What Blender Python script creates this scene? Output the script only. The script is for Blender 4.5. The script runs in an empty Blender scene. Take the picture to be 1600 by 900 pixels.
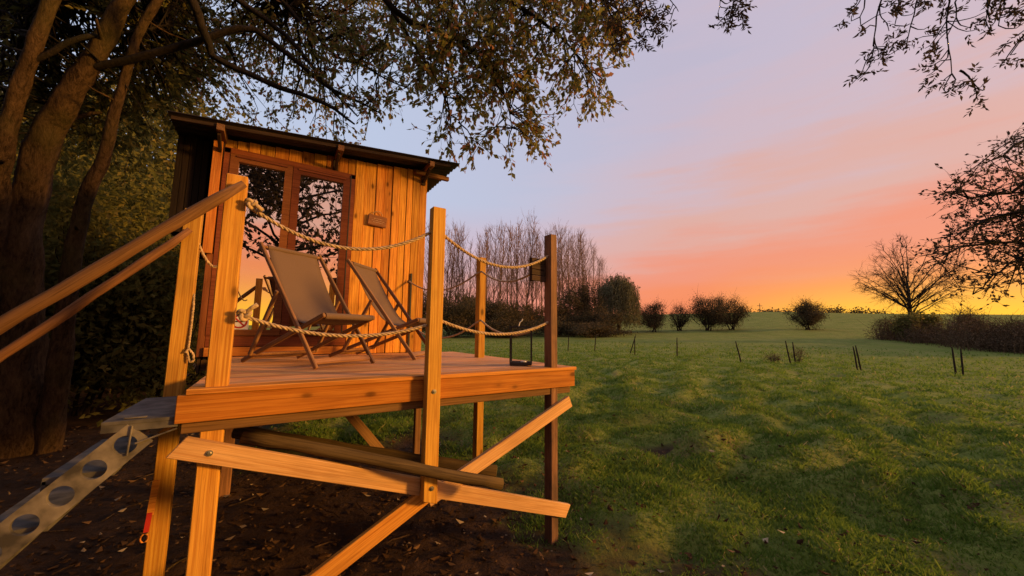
import bpy, bmesh, math, random
import numpy as np
from mathutils import Vector, Matrix, noise as mnoise

S = bpy.context.scene
COL = S.collection
rad = math.radians
V = Vector

# ------------------------------------------------------------------ camera
CAM = np.array([-2.0522, -2.2180, 0.2722])
CR = np.array([0.83902, -0.54403, 0.00914])
CU = np.array([-0.07096, -0.09275, 0.99316])
CF = np.array([0.53946, 0.83393, 0.11643])
FPX = 578.69
cam_d = bpy.data.cameras.new('camera')
cam_d.sensor_width = 36; cam_d.sensor_fit = 'HORIZONTAL'; cam_d.lens = FPX * 36 / 1600
cam_d.clip_start = 0.05; cam_d.clip_end = 3000
cam = bpy.data.objects.new('camera', cam_d); COL.objects.link(cam)
m = Matrix.Identity(4)
for i in range(3):
    m[i][0] = CR[i]; m[i][1] = CU[i]; m[i][2] = -CF[i]; m[i][3] = CAM[i]
cam.matrix_world = m
S.camera = cam

# ------------------------------------------------------------------ sky and sun
SUN_AZ, SUN_EL = rad(130), rad(11.0)          # azimuth clockwise from +Y
SUN_DIR = V((math.sin(SUN_AZ) * math.cos(SUN_EL), math.cos(SUN_AZ) * math.cos(SUN_EL), math.sin(SUN_EL)))
W = bpy.data.worlds.new('World'); S.world = W; W.use_nodes = True
nt = W.node_tree; nt.nodes.clear()
def nd(t, typ, **kw):
    n = t.nodes.new(typ)
    for k, v in kw.items(): setattr(n, k, v)
    return n
def mth(t, op, a, b=None, c=None, clamp=False):
    n = nd(t, 'ShaderNodeMath', operation=op); n.use_clamp = clamp
    for i, x in enumerate((a, b, c)):
        if x is None: continue
        if isinstance(x, (int, float)): n.inputs[i].default_value = x
        else: t.links.new(x, n.inputs[i])
    return n.outputs[0]
def ramp(t, fac, stops, interp='LINEAR'):
    n = nd(t, 'ShaderNodeValToRGB'); n.color_ramp.interpolation = interp
    e = n.color_ramp.elements
    while len(e) < len(stops): e.new(0.5)
    for i, (p, c) in enumerate(stops):
        e[i].position = p; e[i].color = (*c, 1) if len(c) == 3 else c
    if fac is not None: t.links.new(fac, n.inputs[0])
    return n.outputs[0]
def mix(t, fac, a, b, typ='MIX'):
    n = nd(t, 'ShaderNodeMix', data_type='RGBA', blend_type=typ)
    for s, x in ((0, fac), (6, a), (7, b)):
        if isinstance(x, (int, float)): n.inputs[s].default_value = x
        elif isinstance(x, tuple): n.inputs[s].default_value = (*x, 1) if len(x) == 3 else x
        else: t.links.new(x, n.inputs[s])
    return n.outputs[2]
def rgb(r, g, b):
    f = lambda c: (c / 255 / 12.92) if c <= 10 else ((c / 255 + 0.055) / 1.055) ** 2.4
    return (f(r), f(g), f(b))

tc = nd(nt, 'ShaderNodeTexCoord')
sep = nd(nt, 'ShaderNodeSeparateXYZ'); nt.links.new(tc.outputs['Generated'], sep.inputs[0])
X, Y, Z = sep.outputs
# angle from the sun's azimuth: ca = 1 towards the sun, -1 away
hor = mth(nt, 'SQRT', mth(nt, 'ADD', mth(nt, 'ADD', mth(nt, 'MULTIPLY', X, X), mth(nt, 'MULTIPLY', Y, Y)), 1e-5))
ca = mth(nt, 'DIVIDE', mth(nt, 'ADD', mth(nt, 'MULTIPLY', X, math.sin(SUN_AZ)), mth(nt, 'MULTIPLY', Y, math.cos(SUN_AZ))), hor)
el = mth(nt, 'MAXIMUM', Z, 0.0)
# thin streaked cloud veil
mp = nd(nt, 'ShaderNodeMapping'); mp.inputs['Scale'].default_value = (0.9, 0.9, 8.0); mp.inputs['Rotation'].default_value = (rad(10), rad(-9), 0)
nt.links.new(tc.outputs['Generated'], mp.inputs[0])
cn = nd(nt, 'ShaderNodeTexNoise'); cn.inputs['Scale'].default_value = 2.3; cn.inputs['Detail'].default_value = 6; cn.inputs['Roughness'].default_value = .55
nt.links.new(mp.outputs[0], cn.inputs['Vector'])
veil = mth(nt, 'SUBTRACT', cn.outputs['Fac'], 0.5)
# how far up the warm colours climb: further near the sun
reach = mth(nt, 'ADD', 0.50, mth(nt, 'MULTIPLY', mth(nt, 'SUBTRACT', ca, 0.1), 0.55))
reach = mth(nt, 'MAXIMUM', reach, 0.25)
tt = mth(nt, 'DIVIDE', mth(nt, 'ADD', el, mth(nt, 'MULTIPLY', mth(nt, 'MULTIPLY', veil, mth(nt, 'ADD', el, 0.05)), 0.9)), reach, clamp=True)
skycol = ramp(nt, tt, [(0.0, rgb(250, 134, 66)), (0.11, rgb(246, 134, 84)), (0.23, rgb(240, 142, 112)), (0.40, rgb(222, 170, 160)), (0.60, rgb(206, 182, 194)), (0.85, rgb(197, 184, 203)), (1.0, rgb(192, 183, 204))], 'EASE')
bluef = mth(nt, 'MULTIPLY', mth(nt, 'MULTIPLY', mth(nt, 'SUBTRACT', 0.30, ca, clamp=True), 1.3, clamp=True), mth(nt, 'MULTIPLY', mth(nt, 'SUBTRACT', el, 0.12, clamp=True), 5.0, clamp=True))
skycol = mix(nt, bluef, skycol, rgb(188, 198, 224))
# away from the sun the band is pinker
pinkf = mth(nt, 'MULTIPLY', mth(nt, 'SUBTRACT', 0.45, ca, clamp=True), 0.9, clamp=True)
pinkf = mth(nt, 'MULTIPLY', pinkf, mth(nt, 'SUBTRACT', 1.0, mth(nt, 'MULTIPLY', el, 3.0), clamp=True))
skycol = mix(nt, pinkf, skycol, rgb(236, 152, 150))
# yellow glow low over the sunset
glow = mth(nt, 'MULTIPLY', mth(nt, 'POWER', 2.718, mth(nt, 'MULTIPLY', mth(nt, 'MULTIPLY', el, el), -150.0)), mth(nt, 'SMOOTH_MIN', mth(nt, 'MULTIPLY', mth(nt, 'SUBTRACT', ca, 0.33, clamp=True), 4.0), 1.0, 0.2), clamp=True)
skycol = mix(nt, glow, skycol, (1.25, 0.70, 0.035))
ns = nd(nt, 'ShaderNodeTexSky', sky_type='NISHITA'); ns.sun_disc = False; ns.sun_elevation = SUN_EL; ns.sun_rotation = SUN_AZ
ns.air_density = 1.5; ns.dust_density = 2.0
b1 = nd(nt, 'ShaderNodeBackground'); nt.links.new(skycol, b1.inputs[0]); b1.inputs[1].default_value = 0.97
b2 = nd(nt, 'ShaderNodeBackground'); nt.links.new(ns.outputs[0], b2.inputs[0]); b2.inputs[1].default_value = 0.018
ad = nd(nt, 'ShaderNodeAddShader'); nt.links.new(b1.outputs[0], ad.inputs[0]); nt.links.new(b2.outputs[0], ad.inputs[1])
wo = nd(nt, 'ShaderNodeOutputWorld'); nt.links.new(ad.outputs[0], wo.inputs[0])

sl = bpy.data.lights.new('sun', 'SUN'); sl.energy = 5.0; sl.angle = rad(7); sl.color = (1.0, 0.49, 0.10)
so = bpy.data.objects.new('sun', sl); COL.objects.link(so)
so.rotation_euler = SUN_DIR.to_track_quat('Z', 'Y').to_euler(); so.location = (20, -20, 8)
S.view_settings.view_transform = 'Standard'; S.view_settings.look = 'None'
S.view_settings.exposure = 0.0; S.view_settings.gamma = 1.0; S.view_settings.use_curve_mapping = False
S.cycles.max_bounces = 6; S.cycles.transparent_max_bounces = 12; S.cycles.use_denoising = True

# ------------------------------------------------------------------ helpers
def at(px, py, depth):
    """a point seen at photograph pixel (px, py), depth metres along the camera axis"""
    return CAM + depth * (CF + CR * (px - 800) / FPX + CU * (450 - py) / FPX)
def polar(az, d):
    return CAM[0] + d * math.sin(rad(az)), CAM[1] + d * math.cos(rad(az))
def azpx(px):
    return 32.9 + math.degrees(math.atan((px - 800) / FPX))
def onaz(px, depth):
    """ground position in the direction of column px, depth metres along the axis"""
    a = azpx(px); return polar(a, depth / math.cos(rad(a - 32.9)))
def sst(a, b, x):
    t = min(1, max(0, (x - a) / (b - a))); return t * t * (3 - 2 * t)
def n3(x, y, z=0.0): return mnoise.noise((x, y, z))
def ground(x, y, fine=True):
    dx, dy = x - CAM[0], y - CAM[1]
    r = math.hypot(dx, dy); az = math.degrees(math.atan2(dx, dy))
    z = -1.25
    front = float(np.interp(az, [-180, -60, 20, 45, 68, 77, 90, 120, 180], [.3, .5, .8, .85, .92, .80, .66, .45, .3]))
    if r > 18: z += front * 0.00068 * (min(r, 120) - 18) ** 2
    if r > 120:
        q = min(r - 120, 100); z += front * (0.139 * q - 0.002 * q * q)
    z -= 0.35 * sst(55, 88, az) * sst(8, 18, r) * (1 - sst(28, 60, r))
    if fine:
        soil = soilness(x, y)
        g = 1 - soil
        fade = sst(60, 15, r)
        z += fade * (0.125 * g + 0.02) * (n3(x * .8, y * 1.2) + 0.7 * n3(x * 2.2 + 9, y * 2.6)) * sst(0.1, 1.2, r)
        z += g * sst(3, 6, r) * sst(30, 16, r) * (0.22 * max(0, n3(x * .45 + 20, y * .7 + 4, 8)) + .26 * abs(n3(x * .9 + 2, y * 1.7 + 7, 3)))
        z += 0.12 * sst(6, 14, r) * n3(x * 0.22, y * 0.22, 3) * (1 - sst(60, 110, r))
        z += 0.02 * soil * n3(x * 6, y * 6, 5)
    return z
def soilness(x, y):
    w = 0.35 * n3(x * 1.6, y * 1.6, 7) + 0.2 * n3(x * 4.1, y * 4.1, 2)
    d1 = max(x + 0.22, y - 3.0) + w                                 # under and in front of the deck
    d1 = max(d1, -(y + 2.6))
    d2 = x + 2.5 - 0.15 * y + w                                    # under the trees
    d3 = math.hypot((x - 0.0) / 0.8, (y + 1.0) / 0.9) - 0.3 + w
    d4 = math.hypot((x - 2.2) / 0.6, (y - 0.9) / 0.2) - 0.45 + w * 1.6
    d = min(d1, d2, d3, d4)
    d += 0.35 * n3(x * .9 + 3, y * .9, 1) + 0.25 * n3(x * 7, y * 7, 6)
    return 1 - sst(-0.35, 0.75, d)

def mesh_np(name, v, f, attr=None):
    """mesh from arrays: v (N,3), f (M,k) all faces with k corners; attr: one value per face"""
    v = np.asarray(v, dtype=np.float32); f = np.asarray(f, dtype=np.int32)
    me = bpy.data.meshes.new(name); k = f.shape[1]; mN = len(f)
    me.vertices.add(len(v)); me.vertices.foreach_set('co', v.ravel())
    me.loops.add(mN * k); me.loops.foreach_set('vertex_index', f.ravel())
    me.polygons.add(mN)
    me.polygons.foreach_set('loop_start', np.arange(mN, dtype=np.int32) * k)
    if attr is not None:
        a = me.attributes.new('rnd', 'FLOAT', 'FACE'); a.data.foreach_set('value', np.asarray(attr, dtype=np.float32))
    me.update(calc_edges=True); me.validate(); smooth(me, False)
    return me
def link(name, me, mat=None, parent=None):
    o = bpy.data.objects.new(name, me); COL.objects.link(o)
    if me is not None and mat is not None and not me.materials: me.materials.append(mat)
    if parent is not None:
        o.parent = parent; o.matrix_parent_inverse = parent.matrix_world.inverted() if False else Matrix.Identity(4)
    return o
def smooth(me, on=True):
    me.polygons.foreach_set('use_smooth', np.full(len(me.polygons), on)); return me
def tag(o, label, cat, group=None):
    o['label'] = label; o['category'] = cat
    if group: o['group'] = group
    return o
def empty(name, loc, label=None, cat=None, group=None, rz=0.0):
    o = bpy.data.objects.new(name, None); COL.objects.link(o); o.location = loc; o.rotation_euler = (0, 0, rz)
    o.empty_display_size = 0.1
    if label: tag(o, label, cat, group)
    return o
def structure(o): o['kind'] = 'structure'; return o
def stuff(o): o['kind'] = 'stuff'; return o

class MB:
    def __init__(s): s.v = []; s.f = []; s.n = 0
    def add(s, v, f): s.v.append(np.asarray(v, float)); s.f.append(np.asarray(f, int) + s.n); s.n += len(v)
    def tube(s, pts, rr, k=6, caps=False):
        pts = np.asarray(pts, float); n = len(pts)
        rr = np.full(n, rr) if np.isscalar(rr) else np.asarray(rr, float)
        t = np.gradient(pts, axis=0); t /= np.linalg.norm(t, axis=1)[:, None] + 1e-9
        ref = np.array([0, 0, 1.0]) if abs(t[0][2]) < 0.9 else np.array([1.0, 0, 0])
        u = np.cross(t, ref); u /= np.linalg.norm(u, axis=1)[:, None] + 1e-9
        w = np.cross(t, u)
        a = np.arange(k) * 2 * np.pi / k
        ring = (np.cos(a)[None, :, None] * u[:, None] + np.sin(a)[None, :, None] * w[:, None]) * rr[:, None, None]
        v = (pts[:, None] + ring).reshape(-1, 3)
        i = np.arange(n - 1)[:, None] * k; j = np.arange(k)[None]; j2 = (j + 1) % k
        f = np.stack([i + j, i + j2, i + k + j2, i + k + j], -1).reshape(-1, 4)
        if caps:
            c0 = len(v); v = np.vstack([v, pts[:1], pts[-1:]])
            jj = np.arange(k); j2 = (jj + 1) % k; e = (n - 1) * k
            f = np.vstack([f, np.stack([jj, np.full(k, c0), np.full(k, c0), j2], -1) if False else np.stack([j2, jj, np.full(k, c0), np.full(k, c0)], -1),
                           np.stack([e + jj, e + j2, np.full(k, c0 + 1), np.full(k, c0 + 1)], -1)])
        s.add(v, f)
    def box(s, c, d, rot=None):
        x, y, z = [q / 2 for q in d]
        v = np.array([[a, b, e] for a in (-x, x) for b in (-y, y) for e in (-z, z)], float)
        if rot is not None: v = v @ np.array(rot.to_3x3().transposed())
        s.add(v + np.array(c), [[0, 1, 3, 2], [4, 6, 7, 5], [0, 4, 5, 1], [2, 3, 7, 6], [0, 2, 6, 4], [1, 5, 7, 3]])
    def build(s, name, mat, parent=None, sm=False):
        v = np.vstack(s.v); f = np.vstack(s.f)
        tri = f[:, 2] == f[:, 3]
        me = bpy.data.meshes.new(name)
        q = f[~tri]; t = f[tri][:, :3]
        k = len(q) * 4 + len(t) * 3
        me.vertices.add(len(v)); me.vertices.foreach_set('co', v.astype(np.float32).ravel())
        me.loops.add(k); me.loops.foreach_set('vertex_index', np.concatenate([q.ravel(), t.ravel()]).astype(np.int32))
        me.polygons.add(len(f))
        me.polygons.foreach_set('loop_start', np.concatenate([np.arange(len(q)) * 4, len(q) * 4 + np.arange(len(t)) * 3]).astype(np.int32))
        me.update(calc_edges=True)
        smooth(me, sm)
        return link(name, me, mat, parent)

def chamfer_box(d, b):
    """a box with chamfered edges, local X its length"""
    bm = bmesh.new(); bmesh.ops.create_cube(bm, size=1)
    for v in bm.verts: v.co = V((v.co.x * d[0], v.co.y * d[1], v.co.z * d[2]))
    if b > 0: bmesh.ops.bevel(bm, geom=list(bm.edges), offset=b, segments=1, affect='EDGES', clamp_overlap=True)
    me = bpy.data.meshes.new('board'); bm.to_mesh(me); bm.free(); return smooth(me, False)
def board(name, p0, p1, w, t, n, mat, parent=None, b=0.003, cut=(0, 0), jit=0.0):
    """a timber from p0 to p1 (its axis), w wide across, t thick along the normal n. cut: shear of the two ends"""
    p0, p1, n = V(p0), V(p1), V(n).normalized()
    x = p1 - p0; L = x.length; x.normalize()
    y = n.cross(x).normalized(); z = x.cross(y)
    me = chamfer_box((L, w, t), b)
    for v in me.vertices:
        k = cut[0] if v.co.x < 0 else cut[1]
        v.co.x += k * v.co.y
    mt = Matrix((x, y, z)).transposed().to_4x4(); mt.translation = (p0 + p1) / 2
    o = link(name, me, mat, parent)
    base = parent.matrix_basis.inverted() if parent is not None else Matrix.Identity(4)
    if parent is not None and parent.parent is not None: base = (parent.parent.matrix_basis @ parent.matrix_basis).inverted()
    o.matrix_basis = base @ mt
    return o
def shaft(name, a, b, rr, k, mat, parent, amp=.006, seed=1):
    """a round timber from a to b, local X its length"""
    a, b = V(a), V(b); L = (b - a).length; n = len(rr) - 1; r_ = np.random.default_rng(seed)
    pts = wob((-L / 2, 0, 0), (L / 2, 0, 0), n, amp / L * n ** .5, r_)
    mb = MB(); mb.tube(pts, rr, k, True); o = mb.build(name, mat, sm=True)
    x = (b - a).normalized(); y = V((0, 0, 1)).cross(x).normalized(); z = x.cross(y)
    mt = Matrix((x, y, z)).transposed().to_4x4(); mt.translation = (a + b) / 2; o.matrix_basis = mt
    return inpar(o, parent)
def wob(a, b, n, amp, r, up=0.0):
    a, b = np.asarray(a, float), np.asarray(b, float); L = np.linalg.norm(b - a); t = np.linspace(0, 1, n + 1)[:, None]
    off = np.cumsum(r.normal(size=(n + 1, 3)), axis=0) * amp * L / n ** .5; off -= off[0] + (off[-1] - off[0]) * t
    return a + (b - a) * t + off + np.array([0, 0, up * L]) * 4 * t * (1 - t)
def inpar(o, parent):
    """o was built in world coordinates: parent it and keep it in place"""
    o.parent = parent
    mw = parent.matrix_basis.copy(); q = parent.parent
    while q is not None: mw = q.matrix_basis @ mw; q = q.parent
    o.matrix_parent_inverse = mw.inverted(); return o

# ------------------------------------------------------------------ materials
def newmat(name):
    mt = bpy.data.materials.new(name); mt.use_nodes = True
    t = mt.node_tree; t.nodes.clear()
    out = nd(t, 'ShaderNodeOutputMaterial'); bs = nd(t, 'ShaderNodeBsdfPrincipled')
    t.links.new(bs.outputs[0], out.inputs[0]); return mt, t, bs, out
def bump(t, bs, h, s=0.3, d=0.01):
    b = nd(t, 'ShaderNodeBump'); b.inputs['Strength'].default_value = s; b.inputs['Distance'].default_value = d
    t.links.new(h, b.inputs['Height']); t.links.new(b.outputs[0], bs.inputs['Normal'])
def wood(name, light, dark, rough=0.6, knots=0.8, weather=None, wf=0.0, bumpk=0.25):
    mt, t, bs, out = newmat(name)
    tcn = nd(t, 'ShaderNodeTexCoord'); oi = nd(t, 'ShaderNodeObjectInfo')
    off = nd(t, 'ShaderNodeVectorMath', operation='ADD')
    cmb = nd(t, 'ShaderNodeCombineXYZ')
    rr = mth(t, 'MULTIPLY', oi.outputs['Random'], 37.0)
    for i in range(3): t.links.new(rr, cmb.inputs[i])
    t.links.new(tcn.outputs['Object'], off.inputs[0]); t.links.new(cmb.outputs[0], off.inputs[1])
    def noise_(scale, sc, det=4, rough_=.55, dist=0.0):
        mpn = nd(t, 'ShaderNodeMapping'); mpn.inputs['Scale'].default_value = scale; t.links.new(off.outputs[0], mpn.inputs[0])
        n = nd(t, 'ShaderNodeTexNoise'); n.inputs['Scale'].default_value = sc; n.inputs['Detail'].default_value = det
        n.inputs['Roughness'].default_value = rough_; n.inputs['Distortion'].default_value = dist
        t.links.new(mpn.outputs[0], n.inputs['Vector']); return n.outputs['Fac']
    grain = noise_((0.7, 30, 30), 3.0, 5, .62, 0.8)
    fine = noise_((2.5, 60, 60), 3.0, 3, .6)
    blot = noise_((1.0, 2.2, 2.2), 2.0, 3)
    c = ramp(t, grain, [(0.34, tuple(q * .9 for q in dark)), (0.5, tuple((a + b) / 2 for a, b in zip(light, dark))), (0.62, light)])
    mpk = nd(t, 'ShaderNodeMapping'); mpk.inputs['Scale'].default_value = (3.6, 7.5, 7.5); t.links.new(off.outputs[0], mpk.inputs[0])
    vo = nd(t, 'ShaderNodeTexVoronoi'); vo.inputs['Scale'].default_value = 1.0; t.links.new(mpk.outputs[0], vo.inputs['Vector'])
    kn = ramp(t, vo.outputs['Distance'], [(0.06, (1, 1, 1)), (0.10, (.8, .8, .8)), (0.15, (.18, .18, .18)), (0.26, (0, 0, 0))])
    c = mix(t, mth(t, 'MULTIPLY', kn, knots), c, tuple(x * .22 for x in dark))
    var = mth(t, 'ADD', 0.72, mth(t, 'MULTIPLY', oi.outputs['Random'], 0.46))
    var = mth(t, 'MULTIPLY', var, mth(t, 'ADD', 0.58, mth(t, 'MULTIPLY', blot, 0.85)))
    var = mth(t, 'MULTIPLY', var, mth(t, 'ADD', 0.85, mth(t, 'MULTIPLY', fine, 0.3)))
    crk = noise_((0.35, 62, 62), 3.0, 2, .5)
    c = mix(t, mth(t, 'MULTIPLY', ramp(t, crk, [(0.64, (0, 0, 0)), (0.69, (1, 1, 1))]), .4), c, tuple(x * .2 for x in dark))
    hv = nd(t, 'ShaderNodeHueSaturation'); t.links.new(var, hv.inputs['Value']); t.links.new(c, hv.inputs['Color'])
    hue = mth(t, 'ADD', 0.492, mth(t, 'MULTIPLY', mth(t, 'FRACT', mth(t, 'MULTIPLY', oi.outputs['Random'], 7.31)), 0.016)); t.links.new(hue, hv.inputs['Hue'])
    c = hv.outputs[0]
    if weather:
        wn = noise_((1.2, 3, 3), 1.6, 5, .65)
        c = mix(t, mth(t, 'MULTIPLY', ramp(t, wn, [(0.42, (0, 0, 0)), (0.62, (1, 1, 1))]), wf), c, weather)
    t.links.new(c, bs.inputs['Base Color']); bs.inputs['Roughness'].default_value = rough
    bs.inputs['Specular IOR Level'].default_value = 0.12
    bump(t, bs, mth(t, 'ADD', grain, mth(t, 'MULTIPLY', fine, .5)), bumpk, 0.004)
    return mt
def plain(name, col, rough=0.6, metal=0.0, var=0.25, scale=8.0, b=0.15, col2=None):
    mt, t, bs, out = newmat(name)
    tcn = nd(t, 'ShaderNodeTexCoord'); n = nd(t, 'ShaderNodeTexNoise'); n.inputs['Scale'].default_value = scale; n.inputs['Detail'].default_value = 6
    t.links.new(tcn.outputs['Object'], n.inputs['Vector'])
    lo = tuple(x * (1 - var) for x in col); hi = col2 if col2 else tuple(min(1, x * (1 + var)) for x in col)
    t.links.new(ramp(t, n.outputs['Fac'], [(0.35, lo), (0.65, hi)]), bs.inputs['Base Color'])
    bs.inputs['Roughness'].default_value = rough; bs.inputs['Metallic'].default_value = metal
    if b: bump(t, bs, n.outputs['Fac'], b, 0.01)
    return mt
def leafmat(name, stops, trans=0.3, rough=0.7):
    mt, t, bs, out = newmat(name)
    a = nd(t, 'ShaderNodeAttribute', attribute_name='rnd')
    c = ramp(t, a.outputs['Fac'], stops)
    t.nodes.remove(bs)
    d = nd(t, 'ShaderNodeBsdfDiffuse'); tr = nd(t, 'ShaderNodeBsdfTranslucent'); mx = nd(t, 'ShaderNodeMixShader')
    t.links.new(c, d.inputs[0]); t.links.new(c, tr.inputs[0]); mx.inputs[0].default_value = trans
    t.links.new(d.outputs[0], mx.inputs[1]); t.links.new(tr.outputs[0], mx.inputs[2]); t.links.new(mx.outputs[0], out.inputs[0])
    return mt
def barkmat(name, lo, hi, sc=6.0):
    mt, t, bs, out = newmat(name)
    tcn = nd(t, 'ShaderNodeTexCoord'); mpn = nd(t, 'ShaderNodeMapping'); mpn.inputs['Scale'].default_value = (1, 1, .3)
    t.links.new(tcn.outputs['Object'], mpn.inputs[0])
    n = nd(t, 'ShaderNodeTexNoise'); n.inputs['Scale'].default_value = sc; n.inputs['Detail'].default_value = 8; n.inputs['Roughness'].default_value = .7
    n2 = nd(t, 'ShaderNodeTexNoise'); n2.inputs['Scale'].default_value = sc * 5; n2.inputs['Detail'].default_value = 6; n2.inputs['Roughness'].default_value = .75; n2.inputs['Distortion'].default_value = .6
    n3_ = nd(t, 'ShaderNodeTexNoise'); n3_.inputs['Scale'].default_value = 1.7; n3_.inputs['Detail'].default_value = 5
    for q in (n, n2): t.links.new(mpn.outputs[0], q.inputs['Vector'])
    t.links.new(tcn.outputs['Object'], n3_.inputs['Vector'])
    f = mth(t, 'ADD', mth(t, 'MULTIPLY', n.outputs['Fac'], .4), mth(t, 'MULTIPLY', n2.outputs['Fac'], .6))
    c = ramp(t, f, [(0.40, lo), (0.50, tuple((a + b) / 2 for a, b in zip(lo, hi))), (0.62, hi)])
    c = mix(t, mth(t, 'MULTIPLY', ramp(t, n3_.outputs['Fac'], [(.5, (0, 0, 0)), (.68, (1, 1, 1))]), .45), c, (hi[0] * .55, hi[1] * .8, hi[2] * .45))     # algae
    t.links.new(c, bs.inputs['Base Color']); bs.inputs['Roughness'].default_value = 0.95; bs.inputs['Specular IOR Level'].default_value = .1
    bump(t, bs, f, 1.0, 0.05); return mt

M = {}
M['larch'] = wood('larch_wood', (.66, .29, .055), (.44, .15, .024))
M['post'] = wood('post_wood', (.70, .40, .066), (.50, .23, .032), knots=.85)
M['fasciawood'] = wood('fascia_wood', (.52, .19, .030), (.36, .105, .014))
M['bracewood'] = wood('brace_wood', (.74, .46, .19), (.56, .30, .10))
M['cladding'] = wood('cladding_wood', (.72, .33, .055), (.40, .14, .024), knots=.85)
M['deck'] = wood('deck_wood', (.74, .37, .135), (.52, .22, .07), rough=.65, knots=.6, weather=(.52, .33, .19), wf=.4)
M['weathered'] = wood('weathered_wood', (.30, .17, .085), (.16, .08, .04), weather=(.085, .055, .04), wf=.85, bumpk=.6)
M['brown'] = wood('brown_joinery', (.22, .075, .03), (.15, .045, .018), rough=.4, knots=.15)
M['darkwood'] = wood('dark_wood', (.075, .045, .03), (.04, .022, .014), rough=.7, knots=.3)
M['rail'] = wood('rail_wood', (.29, .15, .066), (.18, .09, .038), rough=.7, knots=.3)
M['log'] = wood('log_wood', (.11, .07, .03), (.055, .035, .016), rough=.9, knots=.3)
M['logend'] = plain('log_end', (.28, .2, .06), .8, scale=20)
M['chairwood'] = wood('chair_wood', (.36, .19, .09), (.25, .12, .05), rough=.45, knots=.2)
M['signwood'] = wood('sign_wood', (.36, .17, .075), (.27, .115, .045), knots=.2)
M['fabric'] = plain('sling_fabric', (.14, .088, .058), .95, var=.12, scale=260, b=.3)
M['blackwood'] = wood('black_stained_wood', (.022, .014, .010), (.012, .008, .006), rough=.8, knots=.1)
M['roof'] = plain('roof_sheet', (.022, .016, .014), .55, var=.4, scale=5)
M['black'] = plain('black_metal', (.02, .02, .02), .45, var=.3)
M['steel'] = plain('galvanised_steel', (.13, .115, .092), .8, .05, var=.6, scale=11, col2=(.27, .235, .185))
M['steeldark'] = plain('dull_steel', (.10, .092, .082), .8, .1, var=.5, scale=12)
M['bolt'] = plain('bolt_steel', (.6, .55, .45), .3, .9, var=.1)
M['white'] = plain('white_plastic', (.75, .73, .70), .5, var=.05)
M['red'] = plain('red_print', (.42, .025, .02), .5, var=.1)
M['inkpale'] = plain('pale_engraving', (.62, .42, .26), .7, var=.1)
M['rope'] = plain('hemp_rope', (.46, .33, .19), .95, var=.3, scale=60, b=.4)
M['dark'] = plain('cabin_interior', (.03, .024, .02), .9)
M['bark'] = barkmat('bark', (.022, .013, .007), (.13, .078, .040))
M['barkdark'] = barkmat('bark_dark', (.018, .014, .011), (.045, .034, .027))
M['barkpale'] = barkmat('bark_pale', (.15, .085, .055), (.29, .17, .11))
M['leaf'] = leafmat('beech_leaf', [(0, (.17, .19, .055)), (.45, (.27, .25, .075)), (.75, (.34, .25, .09)), (.93, (.40, .20, .10)), (1, (.50, .22, .12))], .6)
M['leafdark'] = leafmat('wood_leaf', [(0, (.08, .088, .026)), (.6, (.165, .155, .045)), (1, (.26, .20, .06))], .45)
M['leafash'] = leafmat('ash_leaf', [(0, (.045, .036, .028)), (1, (.11, .08, .052))], .35)
M['leafbush'] = leafmat('bush_leaf', [(0, (.045, .042, .022)), (.6, (.085, .068, .036)), (1, (.14, .09, .05))], .25)
M['leafwillow'] = leafmat('willow_leaf', [(0, (.11, .11, .055)), (1, (.22, .20, .11))], .4)
M['leafgold'] = leafmat('golden_leaf', [(0, (.16, .085, .02)), (1, (.30, .16, .04))], .35)
M['leafhedge'] = leafmat('hedge_leaf', [(0, (.07, .05, .032)), (.6, (.13, .088, .055)), (1, (.19, .125, .075))], .25)
M['grassblade'] = leafmat('grass_blade', [(0, (.07, .13, .018)), (.45, (.13, .21, .034)), (.85, (.195, .27, .055)), (1, (.34, .30, .13))], .5)
M['litter'] = leafmat('fallen_leaf', [(0, (.035, .020, .012)), (.6, (.08, .044, .022)), (.9, (.17, .10, .05)), (1, (.42, .34, .22))], .1)
# coated door glass
mt, t, bs, out = newmat('door_glass'); t.nodes.remove(bs)
gl = nd(t, 'ShaderNodeBsdfGlossy'); gl.inputs['Roughness'].default_value = 0.0; gl.inputs[0].default_value = (1, .93, .82, 1)
tr = nd(t, 'ShaderNodeBsdfTransparent'); tr.inputs[0].default_value = (.35, .33, .30, 1)
mx = nd(t, 'ShaderNodeMixShader'); mx.inputs[0].default_value = .84
t.links.new(tr.outputs[0], mx.inputs[1]); t.links.new(gl.outputs[0], mx.inputs[2]); t.links.new(mx.outputs[0], out.inputs[0]); M['glass'] = mt
mt, t, bs, out = newmat('lantern_glass'); t.nodes.remove(bs)
gl = nd(t, 'ShaderNodeBsdfGlossy'); gl.inputs['Roughness'].default_value = 0.05
tr = nd(t, 'ShaderNodeBsdfTransparent'); tr.inputs[0].default_value = (.985, .985, .98, 1)
mx = nd(t, 'ShaderNodeMixShader'); mx.inputs[0].default_value = .025
t.links.new(tr.outputs[0], mx.inputs[1]); t.links.new(gl.outputs[0], mx.inputs[2]); t.links.new(mx.outputs[0], out.inputs[0]); M['lglass'] = mt
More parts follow.
